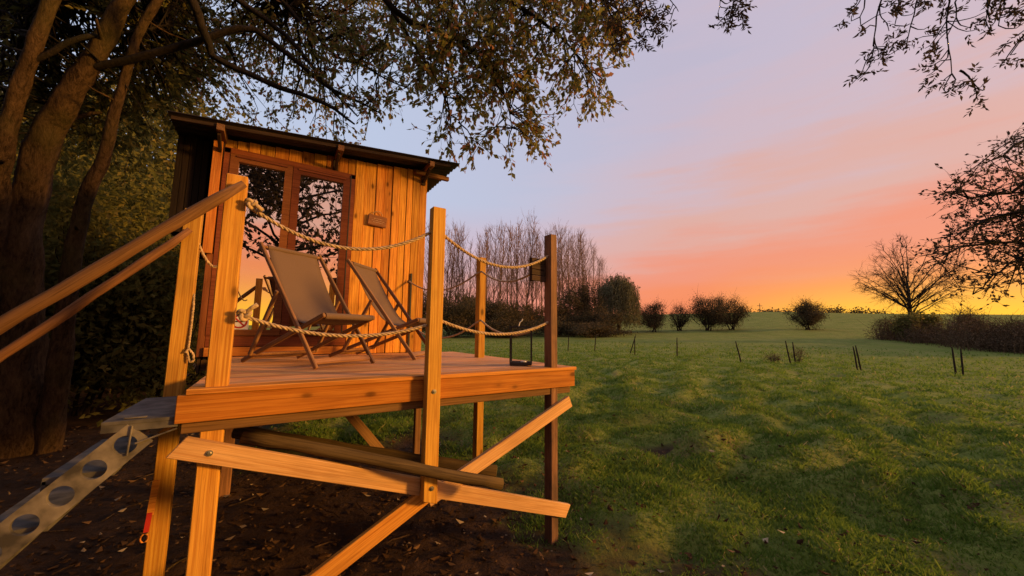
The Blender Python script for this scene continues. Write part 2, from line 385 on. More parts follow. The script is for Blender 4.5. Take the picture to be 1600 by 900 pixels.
# ground
mt, t, bs, out = newmat('ground_mix')
geo = nd(t, 'ShaderNodeNewGeometry'); sa = nd(t, 'ShaderNodeAttribute', attribute_name='soil')
def gn(sc, det=6, ro=.6):
    n = nd(t, 'ShaderNodeTexNoise'); n.inputs['Scale'].default_value = sc; n.inputs['Detail'].default_value = det; n.inputs['Roughness'].default_value = ro
    t.links.new(geo.outputs['Position'], n.inputs['Vector']); return n.outputs['Fac']
ga, gb, gc = gn(.35), gn(2.2), gn(14, 8, .7)
gcol = ramp(t, mth(t, 'ADD', mth(t, 'MULTIPLY', ga, .5), mth(t, 'MULTIPLY', gb, .5)), [(.36, (.12, .165, .026)), (.5, (.18, .21, .04)), (.64, (.245, .25, .065))])
gcol = mix(t, mth(t, 'MULTIPLY', ramp(t, gc, [(.36, (1, 1, 1)), (.6, (0, 0, 0))]), .45), gcol, (.045, .060, .013))
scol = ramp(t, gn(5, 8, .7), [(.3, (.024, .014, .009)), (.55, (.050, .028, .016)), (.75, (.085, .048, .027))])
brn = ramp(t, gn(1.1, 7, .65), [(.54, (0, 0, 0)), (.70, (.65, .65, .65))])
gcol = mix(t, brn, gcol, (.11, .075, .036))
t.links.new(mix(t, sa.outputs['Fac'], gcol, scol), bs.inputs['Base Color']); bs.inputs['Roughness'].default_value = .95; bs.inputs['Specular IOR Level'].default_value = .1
bump(t, bs, mth(t, 'ADD', gc, mth(t, 'MULTIPLY', gb, 1.5)), .8, .05); M['ground'] = mt

# ------------------------------------------------------------------ ground sheet
def build_ground():
    rs = [0.0]; r = 0.10
    while r < 900: rs.append(r); r *= 1.045 if r < 60 else 1.12
    na = 300; v = [(-1.2, 0.3, ground(-1.2, 0.3))]; soil = [soilness(-1.2, .3)]
    for r in rs[1:]:
        for k in range(na):
            a = 2 * math.pi * k / na
            x, y = -1.2 + r * math.sin(a), 0.3 + r * math.cos(a)
            v.append((x, y, ground(x, y))); soil.append(soilness(x, y))
    f = []
    for k in range(na): f.append((0, 1 + (k + 1) % na, 1 + k, 1 + k))
    for i in range(len(rs) - 2):
        b = 1 + i * na
        for k in range(na):
            k2 = (k + 1) % na; f.append((b + k, b + k2, b + na + k2, b + na + k))
    me = bpy.data.meshes.new('ground'); me.from_pydata(v, [], [q if q[2] != q[3] else q[:3] for q in f]); me.update()
    a = me.attributes.new('soil', 'FLOAT', 'POINT'); a.data.foreach_set('value', np.array(soil, dtype=np.float32))
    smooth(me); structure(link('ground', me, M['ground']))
build_ground()

# ------------------------------------------------------------------ deck
HP = 1.05; WD = 2.351
deck = empty('timber_deck', (-1.2, 1.2, -1.25), 'raised larch timber deck on braced posts in front of the cabin', 'deck')
rng = random.Random(4)
nb = 20; bw = 2.37 / nb
for i in range(nb):
    y0 = i * bw
    e = rng.uniform(-.006, .006) if i else 0
    board('deck_board', (-WD, y0 + bw / 2, -.0125 + rng.uniform(-.0012, .0012)), (0.0 + e, y0 + bw / 2, -.0125), bw - .006, .025, (0, 0, 1), M['deck'] if i else M['larch'], deck, .003)
board('fascia_board', (-WD - .03, .0295, -.088), (-.012, .0295, -.088), .122, .035, (0, -1, 0), M['fasciawood'], deck)
board('beam', (-WD - .01, .068, -.172), (-.03, .068, -.172), .06, .04, (0, -1, 0), M['rail'], deck)
board('fascia_board', (-.03, .05, -.088), (-.03, 2.36, -.088), .122, .034, (1, 0, 0), M['larch'], deck)
board('fascia_board', (-WD + .01, .05, -.088), (-WD + .01, 2.36, -.088), .122, .034, (-1, 0, 0), M['darkwood'], deck)
for x in (-1.9, -1.5, -1.1, -.7, -.3): board('joist', (x, .09, -.088), (x, 2.36, -.088), .12, .045, (1, 0, 0), M['rail'], deck)
board('beam', (-WD, 2.33, -.19), (-.03, 2.33, -.19), .08, .05, (0, -1, 0), M['rail'], deck)
gz = lambda x, y: ground(x, y) - .12
# posts (name, x, y, wide along X, wide along Y, top, bottom, material)
def post(x, y, wx, wy, top, bot, mat, cut=0.0, label=None):
    o = board('post', (x, y, bot), (x, y, top), wx, wy, (0, -1, 0), mat, deck, .004, (cut, 0))
    if label: o['label'] = label
    return o
post(-2.248, .088, .088, .066, HP, gz(-2.25, .09), M['post'])
post(-1.205, -.026, .086, .064, HP, -.72, M['post'], cut=.35)
post(-.195, .085, .064, .088, HP, gz(-.2, .09), M['weathered'], label='grey weathered corner post')
post(-.198, 1.263, .075, .085, HP + .005, gz(-.2, 1.26), M['post'])
post(-2.50, .73, .085, .07, 1.0, gz(-2.5, .73), M['post'])
post(-.48, 2.30, .07, .07, -.2, gz(-.48, 2.3), M['rail'])
post(-2.3, 2.25, .08, .08, -.2, gz(-2.3, 2.25), M['rail'])
# braces
board('brace', (-2.365, .029, -.250), (-.09, .029, -1.058), .094, .034, (0, -1, 0), M['bracewood'], deck, .003, (.35, .2))
board('brace', (-2.32, .0285, -1.27), (-1.19, .0285, -.70), .094, .032, (0, -1, 0), M['larch'], deck, .003, (0, 0))
board('brace', (-.055, .0285, -.262), (-1.19, .0285, -.735), .088, .032, (0, -1, 0), M['bracewood'], deck, .003, (0, 0))
board('brace', (-1.66, 1.2, -.16), (-1.15, 1.2, -.80), .075, .04, (0, -1, 0), M['rail'], deck)
def bolt(x, y, z, par=deck):
    mb = MB(); mb.tube([(x, y, z), (x, y - .004, z), (x, y - .0045, z)], [.014, .014, .002], 10); mb.tube([(x, y - .004, z), (x, y - .012, z), (x, y - .0122, z)], [.008, .007, .001], 6)
    inpar(mb.build('bolt', M['bolt']), par)
bolt(-1.203, -.058, -.09); bolt(-1.199, -.058, -.64); bolt(-2.245, .012, -.292); bolt(-2.25, .012, -.305) if False else None
# ground beyond: poles lying across the braces
def pole(name, a, b, r, label, mat=None):
    a, b = np.array(a), np.array(b); n = 12
    pts = [a + (b - a) * i / n + np.array([0, .006 * math.sin(i * 1.3), .006 * math.sin(i * .9 + 1)]) for i in range(n + 1)]
    root = empty(name, a, label, 'pole', 'round poles under the deck')
    shaft('shaft', a, b, [r * (1 + .05 * math.sin(i * 2.1)) for i in range(n + 1)], 12, M['log'], root, .003, int(r * 1000))
    d = (b - a) / np.linalg.norm(b - a)
    mb = MB(); mb.tube([b - d * .004, b + d * .001, b + d * .0012], [r * .97, r * .96, .001], 12); inpar(mb.build('cut_end', M['logend']), root)
pole('round_pole', (-2.13, .14, -.265), (-.80, -.185, -.655), .033, 'dark round pole with pale cut end crossing in front of the middle post')
pole('round_pole', (-2.2, 1.0, -.42), (-.60, .22, -.745), .046, 'mossy round pole lying just behind the middle post under the deck')

# ------------------------------------------------------------------ cabin
cabin = empty('wooden_cabin', (-1.5, 3.6, -1.25), 'small larch-clad cabin with glazed double door and dark shed roof', 'cabin')
XL, XR, YF, YB = -2.66, -.43, 2.40, 4.9
roofz = lambda x: 2.245 + (x + 2.61) * .0895
rng = random.Random(9)
x = -1.325
widths = []
while x < XR - .02:
    w = min(rng.choice([.075, .09, .1, .115, .13]), XR - x); widths.append((x, w)); x += w
if widths[-1][1] < .05: a, b = widths[-2], widths[-1]; widths[-2:] = [(a[0], a[1] + b[1])]
for (x, w) in widths:
    pr = rng.choice([0, .004, .009, .012])
    board('wall_board', (x + w / 2, YF + .012 - pr, .003), (x + w / 2, YF + .012 - pr, roofz(x) - .05), w - .005, .024, (0, -1, 0), M['cladding'], cabin, .003)
x = -2.575
while x < -1.33:
    w = min(rng.choice([.1, .115, .13]), -1.325 - x)
    if -1.325 - x - w < .05: w = -1.325 - x
    pr = rng.choice([0, .004, .008])
    board('wall_board', (x + w / 2, YF + .012 - pr, 2.118), (x + w / 2, YF + .012 - pr, roofz(x) - .04), w - .005, .024, (0, -1, 0), M['cladding'], cabin, .003)
    x += w
board('corner_trim', (-2.622, YF - .03, 1.0), (-2.622, YF - .03, 2.15), .075, .05, (0, -1, 0), M['larch'], cabin)['label'] = 'bright corner board ending above the deck'
board('corner_post', (-2.60, YF + .0, .003), (-2.60, YF + .0, 1.0), .055, .05, (0, -1, 0), M['brown'], cabin)
board('corner_post', (-2.60, YF + .03, 1.003), (-2.60, YF + .03, 2.15), .055, .04, (0, -1, 0), M['brown'], cabin)
# other walls
nside = 20
for i in range(nside):
    y = YF + .03 + (i + .5) * (YB - YF - .05) / nside; w = (YB - YF - .05) / nside - .004
    board('wall_board', (XR - .014, y, -.15), (XR - .014, y, roofz(XR) - .06), w, .022, (1, 0, 0), M['cladding'], cabin, .002)
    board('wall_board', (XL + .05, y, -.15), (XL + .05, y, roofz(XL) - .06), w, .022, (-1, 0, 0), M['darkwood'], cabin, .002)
for i in range(18):
    x = XL + .06 + (i + .5) * (XR - XL - .08) / 18
    board('wall_board', (x, YB, -.15), (x, YB, roofz(x) - .06), (XR - XL - .08) / 18 - .004, .022, (0, 1, 0), M['cladding'], cabin, .002)
mb = MB(); mb.box((-1.54, 3.66, -.08), (2.1, 2.44, .1)); inpar(mb.build('floor', M['darkwood']), cabin)
for (x, y) in ((XR - .05, YB - .1), (XL + .15, YB - .1), (-1.5, YB - .1)):
    board('leg', (x, y, gz(x, y)), (x, y, -.14), .09, .09, (0, -1, 0), M['rail'], cabin)
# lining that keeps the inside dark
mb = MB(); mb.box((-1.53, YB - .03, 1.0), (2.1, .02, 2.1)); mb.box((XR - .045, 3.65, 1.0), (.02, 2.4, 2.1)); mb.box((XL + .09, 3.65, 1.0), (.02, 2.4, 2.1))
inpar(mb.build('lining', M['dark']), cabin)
# door
door = MB()
board('door_sill', (-2.57, YF - .02, .05), (-1.33, YF - .02, .05), .085, .07, (0, -1, 0), M['larch'], cabin)
board('door_sill', (-2.57, YF + .0, .15), (-1.33, YF + .0, .15), .105, .05, (0, -1, 0), M['brown'], cabin)
df = link('door_frame', None); 
bpy.data.objects.remove(df)
mb = MB()
mb.box((-2.545, YF + .0, 1.155), (.05, .06, 1.9)); mb.box((-1.352, YF + .0, 1.155), (.05, .06, 1.9)); mb.box((-1.95, YF + .0, 2.085), (1.243, .06, .056))
inpar(mb.build('door_frame', M['brown']), cabin)
mb = MB(); mb.box((-1.374, YF - .033, 1.15), (.01, .014, 1.88)); inpar(mb.build('door_seal', M['black']), cabin)
for (a, b, sd) in ((-2.517, -1.968, 1), (-1.963, -1.382, -1)):
    mb = MB(); st = .072; z0, z1 = .207, 2.052
    mb.box((a + st / 2, YF - .012, (z0 + z1) / 2), (st, .05, z1 - z0)); mb.box((b - st / 2, YF - .012, (z0 + z1) / 2), (st, .05, z1 - z0))
    mb.box(((a + b) / 2, YF - .012, z1 - st / 2), (b - a - 2 * st - .001, .049, st)); mb.box(((a + b) / 2, YF - .012, z0 + .03), (b - a - 2 * st - .001, .049, .06))
    leaf = inpar(mb.build('door_leaf', M['brown']), cabin)
    mb = MB(); mb.box(((a + b) / 2, YF - .004, (z0 + .06 + z1 - st) / 2), (b - a - 2 * st + .002, .006, z1 - z0 - st - .058)); p = mb.build('pane', M['glass'])
    p.parent = leaf; p.matrix_parent_inverse = leaf.matrix_parent_inverse.copy() if False else Matrix.Identity(4)
    # rail drip mould
    mb = MB(); mb.box(((a + b) / 2, YF - .042, z1 - .02), (b - a - .1, .012, .016)); q = mb.build('drip_mould', M['brown']); q.parent = leaf
    hx = b - .035 if sd == 1 else a + .035
# roof
root = empty('roof_', (0, 0, 0)); bpy.data.objects.remove(root)
RX0, RX1, RY0, RY1 = -2.97, -.10, 2.10, 5.05
ny = 118
vy = np.linspace(RY0, RY1, ny); wv = .011 * np.sin((vy - RY0) * 2 * np.pi / .1 + 1.2)
v = []
for x in (RX0, (RX0 + RX1) / 2, RX1):
    for dz in (0, -.006):
        for y, q in zip(vy, wv): v.append((x, y, roofz(x) + q + dz))
v = np.array(v); f = []
def idx(i, l, j): return (i * 2 + l) * ny + j
for i in range(2):
    for j in range(ny - 1):
        f.append((idx(i, 0, j), idx(i + 1, 0, j), idx(i + 1, 0, j + 1), idx(i, 0, j + 1)))
        f.append((idx(i, 1, j), idx(i, 1, j + 1), idx(i + 1, 1, j + 1), idx(i + 1, 1, j)))
    f.append((idx(i, 0, 0), idx(i, 1, 0), idx(i + 1, 1, 0), idx(i + 1, 0, 0)))
    f.append((idx(i, 0, ny - 1), idx(i + 1, 0, ny - 1), idx(i + 1, 1, ny - 1), idx(i, 1, ny - 1)))
for j in range(ny - 1):
    f.append((idx(0, 0, j), idx(0, 0, j + 1), idx(0, 1, j + 1), idx(0, 1, j))); f.append((idx(2, 0, j), idx(2, 1, j), idx(2, 1, j + 1), idx(2, 0, j + 1)))
roof = link('roof', mesh_np('roof', v, f), M['roof']); smooth(roof.data, False); inpar(roof, cabin)
bo = board('fascia_board', (RX0 + .02, RY0 + .035, roofz(RX0) - .034), (RX1 - .12, RY0 + .035, roofz(RX1 - .12) - .034), .036, .02, (0, -1, 0), M['darkwood'], cabin)
for px_ in (-2.59, -1.535, -.475):
    o = board('purlin', (px_, RY0 + .004, roofz(px_) - .058), (px_, RY1 - .1, roofz(px_) - .058), .062, .064, (0, 0, 1), M['rail'], cabin)
    # knee bracket under the purlin end
    zt = roofz(px_) - .092
    board('bracket', (px_ - .012, YF - .012, zt - .16), (px_ - .012, YF - .012, zt), .055, .028, (0, -1, 0), M['darkwood'], cabin)
    board('bracket', (px_ - .012, YF - .03, zt - .12), (px_ - .012, RY0 + .06, zt - .012), .04, .028, (1, 0, 0), M['darkwood'], cabin)
board('outrigger', (-.62, YF - .06, roofz(-.5) - .115), (-.155, YF - .06, roofz(-.5) - .108), .052, .05, (0, -1, 0), M['rail'], cabin)
board('outrigger', (-.62, YB - .06, roofz(-.5) - .115), (-.155, YB - .06, roofz(-.5) - .108), .052, .05, (0, -1, 0), M['rail'], cabin)
# dark closed side annex under the roof on the left
ann = MB(); ann.box((-2.83, 3.4, 1.70), (.25, 1.75, .98)); a_ = inpar(ann.build('side_locker', M['blackwood']), cabin); a_['label'] = 'dark locker hung on the side wall under the eaves'
for i in range(5):
    x = -2.955 + .025 + i * .05
    board('locker_board', (x, 2.51, 1.205), (x, 2.51, 2.185), .046, .02, (0, -1, 0), M['blackwood'], cabin, .002)
# wall hardware right of the chairs
mb = MB(); mb.box((-.60, YF - .022, .50), (.018, .02, .98)); inpar(mb.build('dark_strip', M['black']), cabin)
mb = MB(); an = np.linspace(0, 2 * np.pi, 13); mb.tube([(-.63 + .018 * math.cos(q), YF - .035, .885 + .018 * math.sin(q)) for q in an], .004, 6); mb.tube([(-.63, YF + .01, .885), (-.63, YF - .03, .885)], .004, 6)
inpar(mb.build('eyelet', M['black']), cabin)

# ------------------------------------------------------------------ small signs
sg = empty('hanging_sign', (-1.05, YF - .02, 1.52), 'small wooden plaque hung from a cord beside the glazed door', 'sign')
board('plaque', (-1.163, YF - .03, 1.605), (-.938, YF - .03, 1.585), .135, .022, (0, -1, 0), M['signwood'], sg, .008)
mb = MB(); an = np.linspace(0, np.pi, 14); mb.tube([(-1.05 + .055 * math.cos(q), YF - .03, 1.665 + .05 * math.sin(q)) for q in an], .004, 6); inpar(mb.build('cord', M['rope']), sg)
lt = MB(); rng = random.Random(2)
for row, (xa, xb, zc) in enumerate(((-1.09, -1.00, 1.617), (-1.12, -.975, 1.594), (-1.10, -.99, 1.572))):
    x = xa
    while x < xb:
        wl = rng.uniform(.005, .012); hh = rng.uniform(.006, .012)
        lt.box((x + wl / 2, YF - .0425, zc - .085 * (x + 1.05)), (wl, .002, hh * .55)); x += wl + rng.uniform(.003, .007)
inpar(lt.build('lettering', M['inkpale']), sg)
ns_ = empty('no_smoking_sign', (-2.33, YF - .04, .32), 'white no-smoking sign with red ring at the foot of the door', 'sign')
mb = MB(); mb.box((-2.318, YF - .0135, .34), (.155, .002, .20)); inpar(mb.build('plate', M['white']), ns_)
mb = MB(); cx, cz, R0, R1 = -2.318, .345, .052, .068; n = 32; yy = YF - .0165
vv = [(cx + r * math.cos(2 * math.pi * i / n), yy, cz + r * math.sin(2 * math.pi * i / n)) for r in (R0, R1) for i in range(n)]
mb.add(vv, [(i, (i + 1) % n, n + (i + 1) % n, n + i) for i in range(n)])
mb.box((cx, yy + .0005, cz), (.11, .001, .014), Matrix.Rotation(rad(45), 4, 'Y')); inpar(mb.build('red_ring', M['red']), ns_)
mb = MB(); mb.box((cx - .005, yy + .0012, cz), (.075, .001, .013)); mb.box((cx + .03, yy + .0012, cz + .022), (.006, .001, .02), Matrix.Rotation(rad(20), 4, 'Y')); inpar(mb.build('cigarette', M['black']), ns_)
pn = empty('slatted_panel', (-.29, .1, .66), 'small dark slatted wooden panel fixed beside the grey corner post', 'sign')
for i in range(4):
    z = .692 + i * .046
    board('slat', (-.372, .105, z), (-.232, .108, z - .004), .042, .02, (0, -1, 0), M['darkwood'], pn, .002)
board('batten', (-.355, .125, .668), (-.355, .125, .855), .03, .018, (0, -1, 0), M['darkwood'], pn)
board('batten', (-.25, .125, .668), (-.25, .125, .855), .03, .018, (0, -1, 0), M['darkwood'], pn)

# ------------------------------------------------------------------ ropes
def rope(name, pts, r, label, knots=()):
    pts = [np.array(q, float) for q in pts]
    # resample
    seg = [np.linalg.norm(b - a) for a, b in zip(pts, pts[1:])]; L = sum(seg); n = max(20, int(L / .0075)); cum = np.concatenate([[0], np.cumsum(seg)])
    s = np.linspace(0, L, n); P = np.stack([np.interp(s, cum, [q[k] for q in pts]) for k in range(3)], 1)
    T = np.gradient(P, axis=0); T /= np.linalg.norm(T, axis=1)[:, None]
    u = np.cross(T, [0.03, .05, 1.0]); u /= np.linalg.norm(u, axis=1)[:, None]; w = np.cross(T, u)
    root = empty(name, tuple(pts[0]), label, 'rope', 'deck railing ropes')
    mb = MB()
    for k in range(3):
        a = s * 2 * np.pi / (r * 7.5) + k * 2 * np.pi / 3
        mb.tube(P + (np.cos(a)[:, None] * u + np.sin(a)[:, None] * w) * r * .5, r * .56, 6)
    inpar(mb.build('cord', M['rope'], sm=True), root)
    for (c, sz, tail) in knots:
        mb = MB(); tt_ = np.linspace(0, 2 * np.pi, 60); c = np.array(c)
        K = np.stack([np.sin(tt_) + 2 * np.sin(2 * tt_), -np.sin(3 * tt_), np.cos(tt_) - 2 * np.cos(2 * tt_)], 1) * sz / 3
        mb.tube(c + K, r * .95, 8)
        if tail is not None:
            q = np.array(tail); mb.tube([c, c + q * .5 + np.array([0, 0, .006]), c + q], [r, r, r * 1.1], 8, True)
        inpar(mb.build('knot', M['rope'], sm=True), root)
    return root
def sagline(a, b, sag, n=24):
    a, b = np.array(a), np.array(b)
    return [a + (b - a) * i / n + np.array([0, 0, -4 * sag * (i / n) * (1 - i / n)]) for i in range(n + 1)]
FLx, FLy = -2.2, .05
rope('railing_rope', sagline((-2.205, .045, .905), (-1.25, -.02, .885), .165), .0105, 'upper rope sagging from the stair-head post to the middle post', [((-2.18, .03, .905), .022, (.05, -.01, -.03))])
rope('railing_rope', sagline((-2.195, .045, .345), (-1.25, -.02, .305), .085), .0105, 'lower rope sagging in front of the deckchairs to the middle post', [((-2.165, .02, .342), .026, (.05, -.02, .05))])
rope('railing_rope', sagline((-1.16, -.02, .885), (-.225, .08, .875), .145), .0105, 'upper rope from the middle post to the grey corner post')
rope('railing_rope', sagline((-1.16, -.02, .335), (-.225, .08, .345), .088), .0105, 'lower rope from the middle post to the grey corner post')
rope('railing_rope', sagline((-.215, .125, .83), (-.215, 1.21, .90), .13) + sagline((-.235, 1.215, .905), (-.63, 2.36, .885), .16)[1:], .0095, 'upper rope from the corner post past the rear post to the cabin wall')
rope('railing_rope', sagline((-.215, .125, .34), (-.215, 1.21, .385), .12) + sagline((-.235, 1.215, .385), (-.60, 2.37, .36), .18)[1:], .0095, 'lower rope from the corner post past the rear post to the cabin wall')
rope('railing_rope', sagline((-2.465, .72, .80), (-2.385, .74, .66), .02, 8) + [(-2.37, .735, .66), (-2.35, .73, .672)], .008, 'short loose rope end on the upper far stair post')
rope('railing_rope', [(-2.455, .70, .48), (-2.45, .69, .40), (-2.45, .69, .3), (-2.452, .685, .12), (-2.44, .68, .075), (-2.42, .68, .08), (-2.425, .68, .12), (-2.45, .68, .155), (-2.462, .68, .13)], .0065, 'thin rope hanging down the far stair post in a loop')

# ------------------------------------------------------------------ lantern
ln = empty('lantern', (-.33, .30, 0), 'black metal framed glass lantern standing on the deck corner', 'lantern', rz=rad(-38))
def lm(mb, name, mat): o = mb.build(name, mat); o.parent = ln; return o
mb = MB(); lw, ld, lh = .175, .12, .315
mb.box((0, 0, .012), (lw, ld, .012)); 
for zz in (.024, lh - .006):
    mb.box((0, ld / 2 - .004, zz), (lw + .002, .01, .012)); mb.box((0, -ld / 2 + .004, zz), (lw + .002, .01, .012)); mb.box((lw / 2 - .004, 0, zz + .0005), (.01, ld - .012, .011)); mb.box((-lw / 2 + .004, 0, zz + .0005), (.01, ld - .012, .011))
lm(mb, 'base_frame', M['black'])
for sx in (-1, 1):
    for sy in (-1, 1):
        mb = MB(); mb.box((sx * (lw / 2 - .004), sy * (ld / 2 - .004), lh / 2 + .001), (.010, .0105, lh - .016)); lm(mb, 'upright', M['black'])
for sy in (-1, 1): mb = MB(); mb.box((0, sy * (ld / 2 - .004), lh / 2), (lw - .018, .003, lh - .05)); lm(mb, 'pane', M['lglass'])
for sx in (-1, 1): mb = MB(); mb.box((sx * (lw / 2 - .004), 0, lh / 2), (.003, ld - .018, lh - .05)); lm(mb, 'pane', M['lglass'])
mb = MB(); mb.tube([(-.02, 0, lh - .002), (-.012, 0, lh + .03), (.006, 0, lh + .045), (.012, 0, lh + .06)], .005, 6); lm(mb, 'handle', M['white'])
mb = MB(); mb.tube([(0.02, .01, .018), (0.02, .01, .034), (.02, .01, .0345)], [.024, .024, .001], 12); lm(mb, 'candle', M['white'])

# ------------------------------------------------------------------ deckchairs
def deckchair(loc, ang, label):
    """local +X is the way the chair faces, origin between the front feet"""
    rt = empty('deckchair', loc, label, 'deckchair', 'deckchairs on the deck', rz=ang)
    def bar(name, a, b, w=.034, t=.022, n=(0, 1, 0), mat='chairwood'):
        o = board(name, a, b, w, t, n, M[mat], None, .005); o.parent = rt; return o
    A, B, C = .265, .235, .285
    for s in (-1, 1):
        bar('back_rail', (.012, s * A, .0), (-.722, s * A, .955))
        bar('seat_rail', (.02, s * B, .375), (-.87, s * B, .018))
        bar('prop', (-.435, s * C, .556), (-.70, s * C, .072))
    def rod(name, x, z, w, r=.014):
        mb = MB(); mb.tube([(x, -w, z), (x, w, z)], r, 8, True); o = mb.build(name, M['chairwood'], sm=True); o.parent = rt
    bar('foot_bar', (-.03, -A, .045), (-.03, A, .045), .045, .02, (1, 0, .7))
    rod('top_bar', -.70, .925, A); rod('seat_bar', .005, .367, B + .01, .017); bar('rear_bar', (-.80, -B, .047), (-.80, B, .047), .035, .02, (1, 0, -2)); rod('prop_bar', -.70, .075, C)
    # sling
    prof = []
    P0, P1, P2, P3 = np.array([-.705, .943]), np.array([-.43, .40]), np.array([-.30, .20]), np.array([.012, .386])
    K = 26
    for i in range(K + 1):
        u = i / K; prof.append((1 - u) ** 3 * P0 + 3 * u * (1 - u) ** 2 * P1 + 3 * u * u * (1 - u) * P2 + u ** 3 * P3)
    prof = np.array(prof); J = 8; hw = .222
    tn = np.gradient(prof, axis=0); tn /= np.linalg.norm(tn, axis=1)[:, None]; nn = np.stack([-tn[:, 1], tn[:, 0]], 1)
    v = []; 
    for side in (0, 1):
        for i in range(K + 1):
            for j in range(J + 1):
                q = (j / J * 2 - 1); sag = -.014 * (1 - q * q) * math.sin(math.pi * i / K) + .0035 * math.sin(7 * q + i * .9) * math.exp(-((i - 17) / 5) ** 2) + .002 * math.sin(5 * q - i * .5)
                pp = prof[i] + nn[i] * (sag * -1 * -1 + (-.002 if side else .002))
                v.append((pp[0], q * hw, pp[1]))
    f = []; o1 = (K + 1) * (J + 1)
    g = lambda i, j: i * (J + 1) + j
    for i in range(K):
        for j in range(J):
            f.append((g(i, j), g(i, j + 1), g(i + 1, j + 1), g(i + 1, j))); f.append((o1 + g(i, j), o1 + g(i + 1, j), o1 + g(i + 1, j + 1), o1 + g(i, j + 1)))
        f.append((g(i, 0), g(i + 1, 0), o1 + g(i + 1, 0), o1 + g(i, 0))); f.append((g(i, J), o1 + g(i, J), o1 + g(i + 1, J), g(i + 1, J)))
    me = smooth(mesh_np('sling', v, f)); link('sling', me, M['fabric'], rt)
    # hems wrapped round the bars
    for q_, r_ in (((-.70, .925), .021), ((.005, .367), .024)):
        mb = MB(); mb.tube([(q_[0], -hw, q_[1]), (q_[0], hw, q_[1])], r_, 10); o = mb.build('hem', M['fabric'], sm=True); o.parent = rt
deckchair((-1.552, .853, .003), rad(-57), 'brown sling deckchair nearest the stairs, in front of the glazed door')
deckchair((-.745, 1.395, .003), rad(-41), 'brown sling deckchair further right, before the plank wall behind the middle post')

# ------------------------------------------------------------------ stairs
st = empty('steel_stairs', (-3.0, .37, -1.25), 'grey steel stairs with round-holed side plate and two wooden handrails', 'stairs')
def perforated(y, th, hole_n, a, b, wd):
    """side plate from a to b (x,z), with real round holes"""
    a, b = np.array(a), np.array(b); L = np.linalg.norm(b - a); d = (b - a) / L; nrm = np.array([-d[1], d[0]])
    cell = L / hole_n; R = .038; n = 24; wd = cell; v = []; f = []
    for k in range(hole_n):
        cx = (k + .5) * cell; base = len(v)
        for side in (0, 1):
            yy = y + (th / 2 if side else -th / 2)
            for i in range(n):
                q = 2 * math.pi * i / n; c_, s_ = math.cos(q), math.sin(q)
                mx_ = min((cell / 2) / (abs(c_) + 1e-9), (wd / 2) / (abs(s_) + 1e-9))
                for rr in (R, mx_):
                    pt = a + d * (cx + c_ * rr) + nrm * (s_ * rr); v.append((pt[0], yy, pt[1]))
        for i in range(n):
            i2 = (i + 1) % n; o = base; o2 = base + 2 * n
            f.append((o + 2 * i, o + 2 * i2, o + 2 * i2 + 1, o + 2 * i + 1)); f.append((o2 + 2 * i, o2 + 2 * i + 1, o2 + 2 * i2 + 1, o2 + 2 * i2))
            f.append((o + 2 * i, o2 + 2 * i, o2 + 2 * i2, o + 2 * i2)); f.append((o + 2 * i + 1, o + 2 * i2 + 1, o2 + 2 * i2 + 1, o2 + 2 * i + 1))
    return mesh_np('side_plate', v, f)
SA, SB = (-2.49, -.175), (-3.56, -1.27)
for y in (.04, .70):
    inpar(link('side_plate', perforated(y, .02, 13, SA, SB, .1), M['steel']), st)
for i in range(6):
    x = -2.66 - i * .165; z = -.33 - i * .175
    mb = MB(); mb.box((x, .37, z), (.20, .62, .025)); mb.box((x - .095, .37, z - .02), (.012, .62, .04)); inpar(mb.build('tread', M['steeldark']), st)
mb = MB(); mb.box((-2.49, .36, -.125), (.24, .66, .014)); mb.box((-2.49, .036, -.148), (.24, .008, .03)); inpar(mb.build('landing_plate', M['steeldark']), st)
mb = MB(); mb.tube([(-2.515, .024, -.14), (-2.52, .022, -.26)], .004, 6); mb.tube([(-2.5, .024, -.215), (-2.37, .03, -.17)], .004, 6); inpar(mb.build('support_rod', M['steel']), st)
mb = MB(); mb.box((-2.515, .06, -.1125), (.07, .02, .004)); inpar(mb.build('handle_slot', M['steel']), st)
def hrail(y, a, b, r):
    n = 16; a, b = np.array([a[0], y, a[1]]), np.array([b[0], y, b[1]])
    pts = [a + (b - a) * i / n + np.array([0, .008 * math.sin(i * .9), .006 * math.sin(i * 1.7)]) for i in range(n + 1)]
    return shaft('handrail', a, b, [r * .7] + [r * (1 + .06 * math.sin(i * 1.9)) for i in range(n - 1)] + [r * .7], 12, M['rail'], st, .004, int(y * 100))
hrail(.015, (-2.215, .995), (-3.7, -.56), .027); hrail(.665, (-2.50, .865), (-3.95, -.80), .024)
for (x, y) in ((-3.62, .03), (-3.8, .69)):
    board('rail_post', (x, y, gz(x, y)), (x, y, -.5), .07, .07, (0, -1, 0), M['rail'], st)
tg = empty('hanging_strap', (-2.56, .66, -.85), 'short orange and red strap hanging on the far stair post below deck', 'strap')
mb = MB(); mb.box((-2.53, .68, -.66), (.03, .008, .18), Matrix.Rotation(rad(3), 4, 'Y')); inpar(mb.build('webbing', M['larch']), tg)
mb = MB(); mb.box((-2.54, .68, -.785), (.022, .01, .10), Matrix.Rotation(rad(4), 4, 'Y')); inpar(mb.build('red_band', M['red']), tg)
mb = MB(); an = np.linspace(0, 2 * np.pi, 13); mb.tube([(-2.548 + .016 * math.cos(q), .68, -.865 + .022 * math.sin(q)) for q in an], .004, 6); inpar(mb.build('buckle', M['larch']), tg)

